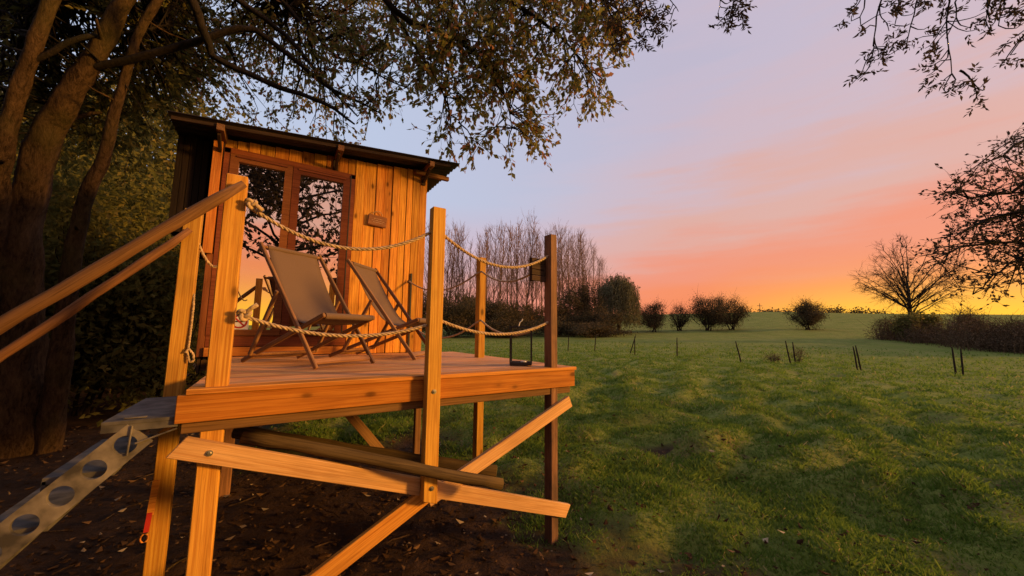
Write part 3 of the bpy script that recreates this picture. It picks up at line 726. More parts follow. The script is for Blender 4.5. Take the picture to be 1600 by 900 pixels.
# ------------------------------------------------------------------ vegetation tools
def leaf_mesh(name, P, L, D=None, width=.5, seed=0, droop=0.0, bias=None):
    """rhombic leaves at P (N,3), length L (scalar or N), pointing along D or anywhere"""
    r = np.random.default_rng(seed); P = np.asarray(P, float); n = len(P)
    L = np.full(n, L) if np.isscalar(L) else np.asarray(L)
    a = r.normal(size=(n, 3)) if D is None else np.asarray(D) + r.normal(size=(n, 3)) * .45
    a[:, 2] -= droop
    a /= np.linalg.norm(a, axis=1)[:, None] + 1e-9
    q = r.normal(size=(n, 3)); s = np.cross(a, q); s /= np.linalg.norm(s, axis=1)[:, None] + 1e-9
    nn = np.cross(a, s); L = L * r.uniform(.7, 1.25, n); Lc = L[:, None]
    v = np.empty((n, 4, 3)); v[:, 0] = P; v[:, 2] = P + a * Lc
    mid = P + a * Lc * .45 + nn * Lc * .10
    v[:, 1] = mid + s * Lc * width * .5; v[:, 3] = mid - s * Lc * width * .5
    at_ = r.uniform(0, 1, n)
    if bias is not None: at_ = np.clip(at_ * .6 + np.asarray(bias) * .4, 0, 1)
    return mesh_np(name, v.reshape(-1, 3), np.arange(n * 4).reshape(-1, 4), at_)
def spray(mb, r, A, C, LP, LD, nleaf, spread, tw=.004, droop=.5, subs=4):
    """twig from A to C, then twiglets round C carrying leaves"""
    A, C = np.asarray(A), np.asarray(C); d = np.linalg.norm(C - A)
    pts = wob(A, C, max(3, int(d / .25)), .06, r, .05); mb.tube(pts, np.linspace(min(.016, .006 + .006 * d), tw, len(pts)), 4)
    dr = C - pts[-2]; dr /= np.linalg.norm(dr) + 1e-9
    for k in range(subs):
        q = dr * .6 + r.normal(size=3) * .7; q[2] -= droop; q /= np.linalg.norm(q)
        st_ = pts[-1] if k else C
        i0 = len(pts) - 1 - int(r.integers(0, 2)); st_ = pts[i0]
        e = st_ + q * spread * r.uniform(.6, 1.3); tp = wob(st_, e, 4, .08, r); mb.tube(tp, np.linspace(tw, tw * .4, 5), 3)
        m_ = max(1, nleaf // subs); u = r.uniform(.1, 1, m_); ii = np.clip((u * 4).astype(int), 0, 3); fr = (u * 4 - ii)[:, None]
        pp = tp[ii] * (1 - fr) + tp[ii + 1] * fr; LP.append(pp + r.normal(size=pp.shape) * .012); LD.append(np.tile(q, (m_, 1)))
def inpoly(x, y, poly):
    ins = False; j = len(poly) - 1
    for i in range(len(poly)):
        xi, yi = poly[i]; xj, yj = poly[j]
        if (yi > y) != (yj > y) and x < (xj - xi) * (y - yi) / (yj - yi) + xi: ins = not ins
        j = i
    return ins
def tree_root(name, base, label, cat='tree', group=None): return empty(name, tuple(base), label, cat, group)

# ------------------------------------------------------------------ the big leaning trees over the cabin
r = np.random.default_rng(5)
def ptrunk(cols):   # (px, py, depth, radius)
    return np.array([at(a, b, d) for a, b, d, _ in cols]), np.array([q[3] for q in cols])
def resamp(P, R, n):
    s = np.concatenate([[0], np.cumsum(np.linalg.norm(np.diff(P, axis=0), axis=1))]); u = np.linspace(0, s[-1], n)
    return np.stack([np.interp(u, s, P[:, k]) for k in range(3)], 1), np.interp(u, s, R)
def gnd(px, depth, sink=.15):
    x, y = onaz(px, depth); return np.array([x, y, ground(x, y) - sink])
def trunked(name, base, cols, label, limbs, regions, leafn, seed, mat='bark', leafmat_='leaf', lsize=.062, jitter=.05, group=None, rootflare=1.5, spread=.33, subs=4):
    r = np.random.default_rng(seed)
    P, R = ptrunk(cols); P = np.vstack([base[None], P]); R = np.concatenate([[R[0] * rootflare], R])
    P, R = resamp(P, R, 26); P[1:-1] += r.normal(size=(24, 3)) * .006; P0_ = P; P, R = resamp(P, R, 110)
    root = tree_root(name, base, label, group=group)
    mb = MB(); mb.tube(P, R, 26); rv = mb.v[0].reshape(110, 26, 3)
    for i in range(110):
        for j in range(26):
            q = rv[i, j] - P[i]; x_, y_, z_ = rv[i, j]
            k_ = .16 * n3(x_ * 9, y_ * 9, z_ * 2.2) + .10 * n3(x_ * 26, y_ * 26, z_ * 6) + .12 * n3(x_ * 2.5, y_ * 2.5, z_ * 2.5 + seed)
            rv[i, j] = P[i] + q * (1 + k_)
    mb.v[0] = rv.reshape(-1, 3); inpar(mb.build('trunk', M[mat], sm=True), root)
    for q_ in (22, 40, 63, 78):                 # broken stubs
        d_ = r.normal(size=3); d_[2] = abs(d_[2]) * .5; d_ /= np.linalg.norm(d_); sb = MB(); L_ = r.uniform(.15, .4); sb.tube(wob(P[q_], P[q_] + d_ * (R[q_] + L_), 4, .06, r), np.linspace(R[q_] * .3, R[q_] * .12, 5), 7, True); inpar(sb.build('stub', M[mat], sm=True), root)
    mb = MB(); anchors = [P0_[10:]]
    for cols_ in limbs:
        q, s = ptrunk(cols_); q, s = resamp(q, s, 18); q[1:-1] += r.normal(size=(16, 3)) * .008
        mb.tube(q, s, 8); anchors.append(q[2:])
    anchors = np.vstack(anchors); LP, LD = [], []
    for poly, n, (d0, d1), drp in regions:
        xs = [p_[0] for p_ in poly]; ys = [p_[1] for p_ in poly]; k = 0
        while k < n:
            x, y = r.uniform(min(xs), max(xs)), r.uniform(min(ys), max(ys))
            if not inpoly(x, y, poly): continue
            k += 1; d = r.uniform(d0, d1); C = at(x, y, d)
            dist = np.linalg.norm(anchors - C, axis=1) + np.maximum(0, C[2] - anchors[:, 2]) * .3
            A = anchors[np.argsort(dist)[int(r.integers(0, 3))]]
            if np.linalg.norm(A - C) > .7 and len(LP) > 3:
                A = A + (C - A) * r.uniform(.0, .25)
            spray(mb, r, A, C, LP, LD, leafn, spread, droop=drp, subs=subs)
    inpar(mb.build('limb', M['barkdark'], sm=True), root)
    LP = np.vstack(LP); LD = np.vstack(LD)
    inpar(link('crown', leaf_mesh('crown', LP, lsize, LD, .55, seed, .25), M[leafmat_]), root)
    return root
LIMBS = [
 [(291, -30, 4.3, .05), (319, 52, 4.5, .045), (331, 89, 4.6, .043), (377, 110, 4.7, .038), (429, 134, 4.8, .034), (470, 148, 4.9, .03), (511, 162, 5.0, .026), (542, 186, 5.1, .018), (554, 194, 5.1, .012)],
 [(150, 104, 4.5, .045), (250, 80, 4.55, .042), (319, 62, 4.6, .04), (387, 40, 4.7, .04), (415, 55, 4.8, .036), (456, 89, 4.9, .032), (491, 120, 5.0, .028), (525, 144, 5.1, .025), (559, 158, 5.2, .018), (594, 177, 5.3, .010)],
 [(330, -30, 4.7, .045), (384, 10, 4.8, .036), (415, 31, 4.9, .033), (442, 52, 5.0, .03), (470, 82, 5.0, .026), (504, 124, 5.1, .022), (525, 148, 5.1, .02), (559, 182, 5.2, .01)],
 [(400, -40, 5.2, .04), (490, 55, 5.3, .024), (535, 96, 5.3, .02), (573, 103, 5.3, .016), (594, 120, 5.4, .013), (635, 137, 5.4, .007)],
]
LIMBS2 = [
 [(480, -160, 4.6, .07), (560, -60, 4.7, .05), (607, 7, 4.8, .04), (645, 38, 4.9, .033), (697, 52, 5.0, .028), (731, 72, 5.0, .022), (759, 103, 5.1, .015), (790, 150, 5.1, .010), (800, 200, 5.1, .006)],
 [(560, -160, 4.8, .06), (680, -60, 4.9, .04), (760, -10, 5.0, .03), (830, 20, 5.0, .024), (880, 60, 5.1, .016), (915, 100, 5.1, .009)],
 [(600, -170, 4.6, .06), (760, -90, 4.7, .035), (860, -40, 4.7, .028), (930, -10, 4.8, .016), (985, 30, 4.8, .008)],
 [(560, -60, 4.9, .03), (640, 60, 5.0, .02), (680, 120, 5.1, .014), (705, 180, 5.1, .008)],
]
trunked('leaning_tree', gnd(60, 4.7), [(30, 470, 4.5, .19), (38, 330, 4.5, .165), (58, 250, 4.5, .145), (85, 185, 4.5, .13), (122, 130, 4.5, .11), (155, 75, 4.5, .10), (195, 0, 4.5, .085), (300, -160, 4.4, .06)],
        'thick leaning tree at the left with limbs reaching over the cabin roof', LIMBS,
        [([(220, -60), (640, -60), (620, 60), (560, 90), (470, 90), (380, 110), (250, 130)], 360, (5.2, 6.9), .25),
         ([(250, 60), (420, 90), (560, 150), (610, 230), (480, 215), (350, 190), (270, 170)], 62, (5.6, 6.9), .2),
         ([(480, 30), (660, 30), (660, 130), (600, 180), (540, 170), (470, 90)], 62, (4.9, 6.0), .4)], 38, 11, lsize=.07)
trunked('leaning_tree', gnd(110, 4.8), [(112, 415, 4.6, .082), (130, 325, 4.6, .076), (146, 280, 4.6, .07), (168, 225, 4.6, .06), (190, 140, 4.6, .047), (215, 50, 4.6, .044), (300, -80, 4.6, .045), (420, -170, 4.6, .045)],
        'slim leaning tree nearest the cabin, its leafy branches hanging against the sky', LIMBS2,
        [([(600, -40), (960, -40), (985, 30), (955, 100), (940, 165), (885, 180), (860, 225), (800, 258), (760, 240), (700, 235), (668, 190), (650, 130), (610, 60)], 250, (4.5, 5.6), .55),
         ([(640, -40), (880, -40), (830, 60), (760, 130), (690, 170), (650, 90)], 110, (4.6, 5.6), .45),
         ([(880, -40), (1010, -40), (1000, 40), (960, 80), (900, 60)], 34, (4.6, 5.4), .4)], 30, 23, lsize=.080)
trunked('leaning_tree', gnd(-25, 4.3), [(-12, 420, 4.3, .10), (0, 270, 4.2, .085), (20, 165, 4.2, .075), (45, 100, 4.2, .07), (65, 40, 4.2, .065), (110, -80, 4.2, .06)],
        'leftmost leaning tree cut by the edge of the picture', [[(48, 95, 4.2, .03), (120, 60, 4.3, .028), (200, 50, 4.6, .02), (260, 40, 4.8, .012)]],
        [([(-60, -60), (300, -60), (330, 120), (260, 200), (120, 230), (-60, 220)], 420, (4.7, 7.5), .2)], 44, 31, leafmat_='leafdark', lsize=.085)

# ------------------------------------------------------------------ dense wood left of the cabin
def bush(name, base, rx, ry, h, n, label, cat='shrub', group=None, seed=0, leaf='leafdark', ls=.1, z0=.1, stems=6, sr=.03, bark='barkdark', clump=26, shell=.55, wdt=.5, lift=0.0, droop=0.0, twigs=0):
    r = np.random.default_rng(seed); base = np.asarray(base, float)
    root = empty(name, tuple(base), label, cat, group)
    # clump centres through the volume, denser towards the skin
    C = []
    while len(C) < clump:
        u = r.normal(size=3); u /= np.linalg.norm(u); rad_ = r.uniform(shell, 1) if r.random() < .75 else r.uniform(.1, shell)
        zz = u[2] * rad_ * .5 + .5
        lump = 1 + .30 * math.sin(3 * math.atan2(u[1], u[0]) + seed) + .15 * math.sin(5 * u[2] + seed)
        C.append([u[0] * rad_ * rx * lump, u[1] * rad_ * ry * lump, h * (z0 + (1 - z0) * zz)])
    C = np.array(C)
    mb = MB()
    for k in range(len(C)):
        s_ = k % max(1, stems); a = 2 * math.pi * s_ / max(1, stems); b0 = np.array([sr * 3 * math.cos(a), sr * 3 * math.sin(a), -.12])
        fork = np.array([C[k][0] * .3, C[k][1] * .3, h * (z0 * .6 + .12 + lift)])
        if k < stems: pts = wob(b0, fork, 4, .05, r); mb.tube(pts, np.linspace(sr, sr * .6, 5), 6)
        pts = wob(fork, C[k], 4, .07, r, .05); mb.tube(pts, np.linspace(sr * .5, sr * .12, 5), 4)
        for _ in range(twigs):
            q = C[k] + r.normal(size=3) * np.array([rx, ry, h * .5]) * .30; q[2] += .1 * h * abs(r.normal())
            pts = wob(C[k], q, 3, .08, r); mb.tube(pts, np.linspace(sr * .16, sr * .05, 4), 3)
    o = mb.build('stems', M[bark], root, sm=True)
    which = r.integers(0, len(C), n); sg = np.array([rx, ry, h * .5]) * (1.25 / clump ** .36)
    P = C[which] + r.normal(size=(n, 3)) * sg * .55; P[:, 2] = np.maximum(P[:, 2], .03)
    bias = r.uniform(0, 1, len(C))[which]
    link('crown', leaf_mesh('crown', P, ls, None, wdt, seed, droop, bias), M[leaf], root)
    return root
wood_spots = [(-120, 5.2, 1.5, 3.6), (-20, 6.6, 1.6, 4.6), (60, 7.6, 1.8, 5.6), (150, 6.8, 1.5, 4.4), (215, 8.2, 1.7, 5.6), (275, 7.2, 1.2, 3.6), (330, 9.5, 1.7, 5.4), (100, 10.0, 2.4, 8.0), (255, 11.0, 2.4, 8.4), (-60, 9.5, 2.6, 7.5), (380, 12.0, 2.4, 6.2), (30, 13, 3.2, 11), (170, 14, 3.4, 12), (300, 15, 3.2, 11.5)]
wl = ['leafy undergrowth at the far left edge below the handrails', 'dense shrub behind the leftmost trunk', 'tall dark thicket behind the thick leaning trunk', 'dark bush between the two leaning trunks', 'dense green thicket left of the cabin locker', 'low olive shrub right behind the far stair post', 'dark foliage directly behind the cabin roof corner', 'high dark tree filling the gap behind the leaning trunks', 'high dark tree rising behind the cabin locker', 'high dark tree at the upper left corner', 'dark tree crown showing just above the cabin roof', 'tallest dark tree far behind the leftmost trunk', 'tallest dark tree far behind the slim leaning tree', 'tallest dark tree far behind the cabin roof']
for i, (px_, dp, rr_, hh) in enumerate(wood_spots):
    b = gnd(px_, dp, .05)
    bush('thicket_shrub' if i < 7 else 'thicket_tree', b, rr_, rr_, hh, 9000 if i < 7 else 15000, wl[i], 'shrub' if i < 7 else 'tree', 'wood beside the cabin', 40 + i, ls=.12 if i < 7 else .2, clump=60, z0=.03, sr=.035)

for i, (az_, d_, lab) in enumerate([(-48, 8.0, 'unseen tree added past the left edge to block sky light'), (-70, 6.0, 'unseen tree added to the left of the viewer to block sky light'), (-90, 5.5, 'unseen tree added directly left of the viewer to block sky light'), (-118, 6.0, 'unseen tree added behind the viewer on the left to block sky light')]):
    x, y = polar(az_, d_); bush('thicket_tree', (x, y, ground(x, y) - .1), 2.2, 2.2, 10.5, 9000, lab, 'tree', 'wood beside the cabin', 80 + i, ls=.3, clump=60, z0=.02, sr=.06)  # out-of-view trees, added to block sky light and darken the left side
# ------------------------------------------------------------------ trees on the sun side (outside the picture, their twigs hang into it)
def ash_tree(name, x, y, label, H, crown_r, crown_z0, crown_z1, nl, seed, hang, trunk_r=.3, leaf='leafash', sector=None):
    r = np.random.default_rng(seed); base = np.array([x, y, ground(x, y) - .2]); root = empty(name, tuple(base), label, 'tree')
    top = np.array([x + .3, y + .2, H]); P = wob(base, top, 12, .02, r); mb = MB(); mb.tube(P, np.linspace(trunk_r * 1.2, .06, 13), 12); inpar(mb.build('trunk', M['barkdark'], sm=True), root)
    mb = MB(); LP, LD = [], []; nodes = []
    for k in range(26):
        a = r.uniform(0, 2 * math.pi); z = r.uniform(crown_z0 + .6, crown_z1); i = int(np.clip((z - .8 - base[2]) / (H - base[2]) * 12, 2, 12))
        q = crown_r * math.sqrt(max(.1, 1 - ((z - (crown_z0 + crown_z1) / 2) / ((crown_z1 - crown_z0) * .62)) ** 2)) * r.uniform(.7, 1)
        e = np.array([x + q * math.cos(a), y + q * math.sin(a), z]); pts = wob(P[i], e, 8, .05, r, .08); mb.tube(pts, np.linspace(.06, .015, 9), 6); nodes.append(pts[3:])
    for h_ in hang:       # limbs that reach into the picture
        e = np.array(h_); i = int(np.clip((e[2] + .6 - base[2]) / (H - base[2]) * 12, 3, 11)); pts = wob(P[i], e, 12, .04, r, .12); mb.tube(pts, np.linspace(.07, .014, 13), 6)
    nodes = np.vstack(nodes); per = 26
    for k in range(nl // per):
        A = nodes[int(r.integers(0, len(nodes)))]; C = A + r.normal(size=3) * np.array([.75, .75, .6])
        if C[2] < crown_z0: C[2] = crown_z0 + abs(r.normal()) * .4
        spray(mb, r, A, C, LP, LD, per, .5, droop=.3, subs=3)
    inpar(mb.build('limb', M['barkdark'], sm=True), root)
    inpar(link('crown', leaf_mesh('crown', np.vstack(LP), .11 if seed == 3 else .21, np.vstack(LD), .5, seed), M[leaf]), root)
    return root
def pinnate(P, d, r, L=.2, pairs=5):
    """leaflets of one ash leaf along a rachis from P in direction d"""
    out, dirs = [], []; d = d / np.linalg.norm(d); s = np.cross(d, r.normal(size=3)); s /= np.linalg.norm(s)
    for k in range(pairs):
        q = P + d * L * (.3 + .7 * k / pairs)
        for sg in (-1, 1): out.append(q); dirs.append(d * .75 + s * sg)
    out.append(P + d * L); dirs.append(d); return out, dirs
def hanging_twigs(name, anchors, label, seed, leaves_frac=.55, ll=.062, parent_root=None):
    """drooping twigs: anchors = list of (start, end) points; leaf tufts along them"""
    r = np.random.default_rng(seed); LP, LD = [], []
    for (a, b, rad0, nsub, reach) in anchors:
        mb = MB(); a, b = np.array(a), np.array(b); pts = wob(a, b, 10, .05, r, .06); mb.tube(pts, np.linspace(rad0, rad0 * .35, 11), 5)
        for k in range(nsub):
            i = int(r.integers(3, 11)); st_ = pts[i]; q = r.normal(size=3) * np.array([.8, .8, .3]); q[2] -= .5; q /= np.linalg.norm(q)
            e = st_ + q * reach * r.uniform(.5, 1.2); mid = (st_ + e) / 2 + np.array([0, 0, -.12 * reach]); e[2] += .10 * reach * r.uniform(-.5, 1.5)
            tp = np.array([st_, st_ * .3 + mid * .7, mid * .5 + e * .5, e]); tp[1:3] += r.normal(size=(2, 3)) * .02
            tt2, rr2 = resamp(tp, np.linspace(.006, .003, 4), 8); mb.tube(tt2, rr2, 4)
            if r.random() < leaves_frac + .2:
                for j in range(int(r.integers(2, 5))):
                    w_ = tt2[int(r.integers(3, 8))]; dd = (e - st_) / np.linalg.norm(e - st_) + r.normal(size=3) * .6; dd[2] -= .4
                    o1, d1 = pinnate(w_, dd, r, .13, 4); LP += o1; LD += d1
        inpar(mb.build('twig', M['barkdark'], sm=True), parent_root)
    lf = link('leaf_tufts', leaf_mesh('leaf_tufts', np.array(LP), ll, np.array(LD), .34, seed), M['leafash']); inpar(lf, parent_root)
ashA = ash_tree('ash_tree', 4.65, -6.9, 'ash tree beyond the right edge whose drooping twigs hang into the upper right', 11, 4.6, 3.6, 9.5, 5000, 3, [tuple(at(1500, -130, 3.8)), tuple(at(1380, -80, 3.9)), tuple(at(1640, -60, 3.8))], .36)
tw = []
for (x0, y0, x1, y1, ns_u) in ((1400, -60, 1362, 95, 9), (1412, -40, 1398, 40, 5), (1462, -60, 1415, 75, 7), (1485, -60, 1487, 115, 12), (1530, -60, 1478, 60, 6), (1520, -70, 1545, 45, 6), (1590, -60, 1560, 40, 5), (1630, 20, 1590, 70, 4), (1360, -60, 1345, 40, 4), (1500, 110, 1530, 140, 3)):
    d = 3.7 + .3 * ((x0 * 7) % 5) / 5; tw.append((at(x0, y0, d), at(x1, y1, d), .011, ns_u, .26))
ashB = ash_tree('ash_tree', -1.8, -11.0, 'ash tree standing behind the viewer, mirrored in the door glass', 10.5, 5.2, 3.2, 9.0, 12000, 13, [tuple(at(1130, -140, 3.6)), tuple(at(960, -120, 3.8))] if False else [], .3)
for (x0, y0, x1, y1, ns_u) in ((930, -60, 985, 60, 9), (960, -60, 1000, 30, 9), (1000, -60, 1010, 45, 6), (1140, -60, 1122, 20, 5), (1120, -60, 1150, 20, 6), (1165, -50, 1160, 10, 4), (940, -20, 965, 75, 4), (1020, -40, 1060, 18, 3)):
    d = 3.9; tw.append((at(x0, y0, d), at(x1, y1, d), .009, ns_u, .2))
hanging_twigs('', tw, '', 18, .65, .058, ashA)

# tree at the right edge
r = np.random.default_rng(77)
bx, by = onaz(1720, 5.6)
rt = empty('hornbeam_tree', (bx, by, ground(bx, by) - .2), 'leafy tree at the right edge, dark branches against the yellow sky', 'tree')
mb = MB(); tp = wob((bx, by, ground(bx, by) - .2), at(1740, 20, 5.8), 10, .02, r); mb.tube(tp, np.linspace(.22, .09, 11), 10); inpar(mb.build('trunk', M['barkdark'], sm=True), rt)
mb = MB(); LP, LD = [], []; anch = []
for cols_ in ([(1725, 300, 5.7, .05), (1640, 330, 5.6, .035), (1590, 330, 5.5, .028), (1540, 345, 5.4, .018), (1490, 370, 5.3, .008)],
              [(1730, 380, 5.7, .05), (1650, 390, 5.6, .03), (1570, 375, 5.5, .02), (1500, 390, 5.4, .012), (1455, 400, 5.4, .005)],
              [(1730, 220, 5.8, .05), (1640, 260, 5.7, .03), (1580, 300, 5.6, .02), (1520, 310, 5.5, .012), (1475, 300, 5.4, .006)],
              [(1735, 120, 5.8, .05), (1660, 180, 5.7, .03), (1600, 220, 5.6, .018), (1550, 250, 5.6, .01), (1510, 270, 5.5, .005)],
              [(1640, 400, 5.6, .02), (1580, 410, 5.6, .015), (1540, 440, 5.6, .008), (1520, 460, 5.6, .004)]):
    q, s = ptrunk(cols_); q, s = resamp(q, s, 14); q[1:-1] += r.normal(size=(12, 3)) * .015; mb.tube(q, s, 6); anch.append(q[3:])
anch = np.vstack(anch)
for poly, n in (([(1600, 190), (1640, 190), (1640, 420), (1560, 400), (1490, 380), (1470, 300), (1530, 250)], 150), ([(1450, 360), (1640, 330), (1640, 480), (1540, 470), (1470, 450), (1420, 420)], 75), ([(1580, 300), (1650, 260), (1650, 410), (1590, 400)], 110)):
    k = 0
    while k < n:
        x, y = r.uniform(1420, 1650), r.uniform(180, 480)
        if not inpoly(x, y, poly): continue
        k += 1; C = at(x, y, r.uniform(5.2, 6.2)); A = anch[np.argsort(np.linalg.norm(anch - C, axis=1))[int(r.integers(0, 3))]]
        spray(mb, r, A, C, LP, LD, 12, .30, tw=.003, droop=.1, subs=3)
inpar(mb.build('limb', M['barkdark'], sm=True), rt)
inpar(link('crown', leaf_mesh('crown', np.vstack(LP), .06, np.vstack(LD), .5, 5), M['leafash']), rt)

# ------------------------------------------------------------------ far trees
def bare_tree_mesh(seed, H, spread, kind):
    r = np.random.default_rng(seed); mb = MB()
    if kind == 'poplar':
        P = wob((0, 0, -.5), (r.normal() * .9, r.normal() * .9, H), 10, .014, r); R = np.linspace(r.uniform(.14, .26), .03, 11); mb.tube(P, R, 6)
        for k in range(74):
            u = r.uniform(.16, .97); i = int(u * 10); st_ = P[i] + (P[min(10, i + 1)] - P[i]) * (u * 10 - i); a = r.uniform(0, 2 * math.pi)
            L = spread * (1.15 - u * .75) * r.uniform(.6, 1.2); sl_ = r.uniform(.25, .6); e = st_ + np.array([math.cos(a) * L * sl_, math.sin(a) * L * sl_, L])
            if e[2] > H * 1.02: e[2] = H * r.uniform(.93, 1.02)
            q = wob(st_, e, 4, .05, r); q[1:4, :2] += np.array([math.cos(a), math.sin(a)]) * L * .1; mb.tube(q, np.linspace(.042, .016, 5), 4)
            for _ in range(5):
                j = int(r.integers(1, 5)); d_ = (e - st_) / L + r.normal(size=3) * .35; t2 = q[j] + d_ * L * r.uniform(.2, .45); mb.tube(wob(q[j], t2, 2, .05, r), np.linspace(.019, .010, 3), 3)
        return mb
    P = wob((0, 0, -.3), (.3, .1, H * .62), 10, .015, r); mb.tube(P, np.linspace(.24, .07, 11), 8)
    P2 = wob((.5, .1, -.3), (1.1, .2, H * .5), 8, .02, r); mb.tube(P2, np.linspace(.15, .05, 9), 6)
    C0 = np.array([.2, 0, H * .58]); RR = np.array([spread, spread, H * .43])
    for k in range(44):
        u = r.normal(size=3); u[2] = abs(u[2]) * .9 - .35; u /= np.linalg.norm(u); e = C0 + u * RR * r.uniform(.75, .98)
        src = P if k % 3 else P2; h_ = np.clip((e[2] / H) * .62 - .05, .12, .6) * H; i = int(np.argmin(abs(src[:, 2] - h_))); q = wob(src[i], e, 6, .045, r, .05)
        mb.tube(q, np.linspace(.06, .018, 7), 5)
        for j in range(16):
            a0 = q[int(r.integers(2, 7))]; out = (a0 - C0) / RR; d = out * .6 + r.normal(size=3) * .55; d[2] += .25; d /= np.linalg.norm(d); L = r.uniform(.5, 1.5)
            b0 = a0 + d * L; o_ = (b0 - C0) / RR; l_ = np.linalg.norm(o_)
            if l_ > 1.04: b0 = C0 + (b0 - C0) * 1.04 / l_
            q2 = wob(a0, b0, 4, .06, r, .03); mb.tube(q2, np.linspace(.016, .008, 5), 3)
            for _ in range(6):
                c0 = q2[int(r.integers(1, 5))]; d2 = d + r.normal(size=3) * .6; d2 /= np.linalg.norm(d2); mb.tube(wob(c0, c0 + d2 * r.uniform(.25, .7), 2, .06, r), np.linspace(.009, .005, 3), 3)
    return mb
POP = []
for k in range(9):
    o = bare_tree_mesh(100 + k, 22, [3.4, 5.6, 4.4, 6.4, 3.9, 5.0, 7.0, 4.2, 5.8][k], 'poplar').build('trunk', M['barkpale'], sm=True); POP.append(o.data); bpy.data.objects.remove(o)
rng = random.Random(12)
pops = []
x = 672
while x < 945:
    pops.append((x, rng.uniform(66, 84))); x += rng.uniform(5, 9.5)
tops = lambda x: np.interp(x, [660, 700, 740, 800, 830, 855, 875, 905, 930, 945], [330, 335, 358, 330, 340, 362, 350, 348, 362, 400])
for (x, d) in pops:
    b = gnd(x, d, .3); want = 450 - ((450 - tops(x)) + 0); topz = at(x, want + rng.uniform(-6, 14), d)[2]
    root = empty('poplar_tree', tuple(b), 'tall bare poplar in the row behind the dark shrubs', 'tree', 'bare poplars in the row', rz=rng.uniform(0, 6.28))
    o = link('trunk', rng.choice(POP), None, root); s = (topz - b[2]) / 22.0; s *= rng.uniform(.86, 1.04); o.scale = (s * rng.uniform(.7, 1.0), s * rng.uniform(.7, 1.0), s)
# undergrowth in front of the poplars
for i, (px_, d, hh, rr_, n, leaf, lab) in enumerate([
    (712, 52, 6.0, 4.0, 5000, 'leafbush', 'dark bush left of the rear deck post'), (735, 60, 6.6, 4.2, 5000, 'leafbush', 'dark bush directly behind the rear deck post'),
    (775, 55, 5.4, 3.6, 5000, 'leafbush', 'dark bush between the rear post and the lantern'), (812, 58, 4.6, 3.4, 4000, 'leafbush', 'low dark bush behind the lantern'),
    (838, 62, 5.2, 3.6, 3500, 'leafgold', 'golden autumn bush left of the grey corner post'), (655, 50, 6, 4, 4000, 'leafbush', 'dark bush beside the right cabin corner'),
    (885, 60, 6.4, 2.6, 3500, 'leafbush', 'dark slim tree right behind the grey corner post'), (912, 62, 9.0, 2.7, 4500, 'leafbush', 'dark leafy tree at the end of the poplar row'),
    (940, 58, 4.6, 3.0, 3500, 'leafbush', 'dark bush at the foot of the willow'), (870, 56, 3.0, 3.4, 3000, 'leafbush', 'low dark scrub behind the grey corner post'), (925, 54, 2.2, 4.0, 3000, 'leafbush', 'low scrub strip right of the grey corner post'),
    (795, 52, 2.6, 4.0, 3000, 'leafbush', 'low scrub strip behind the lantern')]):
    bush('field_bush', gnd(px_, d, .05), rr_, rr_, hh, int(n * 2.4), lab, 'shrub', None, 200 + i, leaf=leaf, ls=.25, clump=60, z0=.05, sr=.07, twigs=3)
# willow
r = np.random.default_rng(50); b = gnd(966, 64, .1); rt = empty('willow_tree', tuple(b), 'grey-green weeping willow right of the bare poplars', 'tree')
mb = MB(); mb.tube([(0, 0, -.3), (.1, 0, 2.2), (.3, .1, 4.5)], [.35, .28, .2], 8); mb.build('trunk', M['barkdark'], rt, sm=True)
mb = MB(); LP = []
for k in range(300):
    a = r.uniform(0, 6.28); q = math.sqrt(r.uniform(0, 1)) * 3.5; z = 10.8 - 2.6 * (q / 3.5) ** 2 * r.uniform(.6, 1.5) - r.uniform(0, 1.6); L = r.uniform(4.0, 8.5); L = min(L, z - r.uniform(.5, 2.2))
    p0 = np.array([q * math.cos(a), q * math.sin(a), z]); p1 = p0 + np.array([math.cos(a) * .35, math.sin(a) * .35, -L])
    if k < 60: mb.tube(wob((.3, .1, 4.5), p0, 4, .06, r, .1), np.linspace(.08, .02, 5), 4)
    pts = wob(p0, p1, 4, .03, r); mb.tube(pts, .012, 3); u = r.uniform(0, 1, 64)[:, None]; LP.append(p0 + (p1 - p0) * u + r.normal(size=(64, 3)) * .14)
mb.build('limb', M['barkdark'], rt); LP = np.vstack(LP)
link('crown', leaf_mesh('crown', LP, .36, np.tile([0, 0, -1.0], (len(LP), 1)), .3, 3), M['leafwillow'], rt)
# field bushes
for i, (px_, d, hh, rr_, st_, n, lab) in enumerate([(1021, 66, 5.0, 2.8, 2, 5200, 'round dark bush on the field nearest the willow'), (1061, 68, 4.6, 2.0, 2, 1500, 'narrow open bush between two rounder field bushes'),
        (1104, 66, 6.4, 3.5, 4, 7500, 'largest field bush with several dark stems'), (1143, 67, 6.0, 2.9, 3, 5200, 'spreading bush merged with the largest field bush'), (1262, 62, 4.9, 2.6, 2, 6400, 'solitary rounded bush standing alone on the field')]):
    bush('field_bush', gnd(px_, d, .05), rr_, rr_, hh, int(n * 1.7), lab, 'shrub', 'bushes out on the field', 300 + i, leaf='leafbush', ls=.18, clump=48, z0=.08, stems=st_ + 2, sr=.13, twigs=8)
# bare tree and conifer
bt = gnd(1424, 41, .1); rt = empty('bare_tree', tuple(bt), 'bare round-headed tree silhouetted against the yellow sunset', 'tree')
o = bare_tree_mesh(7, 11.8, 4.5, 'round').build('trunk', M['barkdark'], rt, sm=True)
bush('conifer', gnd(1428, 39.5, .05), 1.5, 1.5, 3.4, 5000, 'dark low evergreen at the foot of the bare tree', 'shrub', None, 61, leaf='leafdark', ls=.3, clump=50, z0=.03, sr=.1)
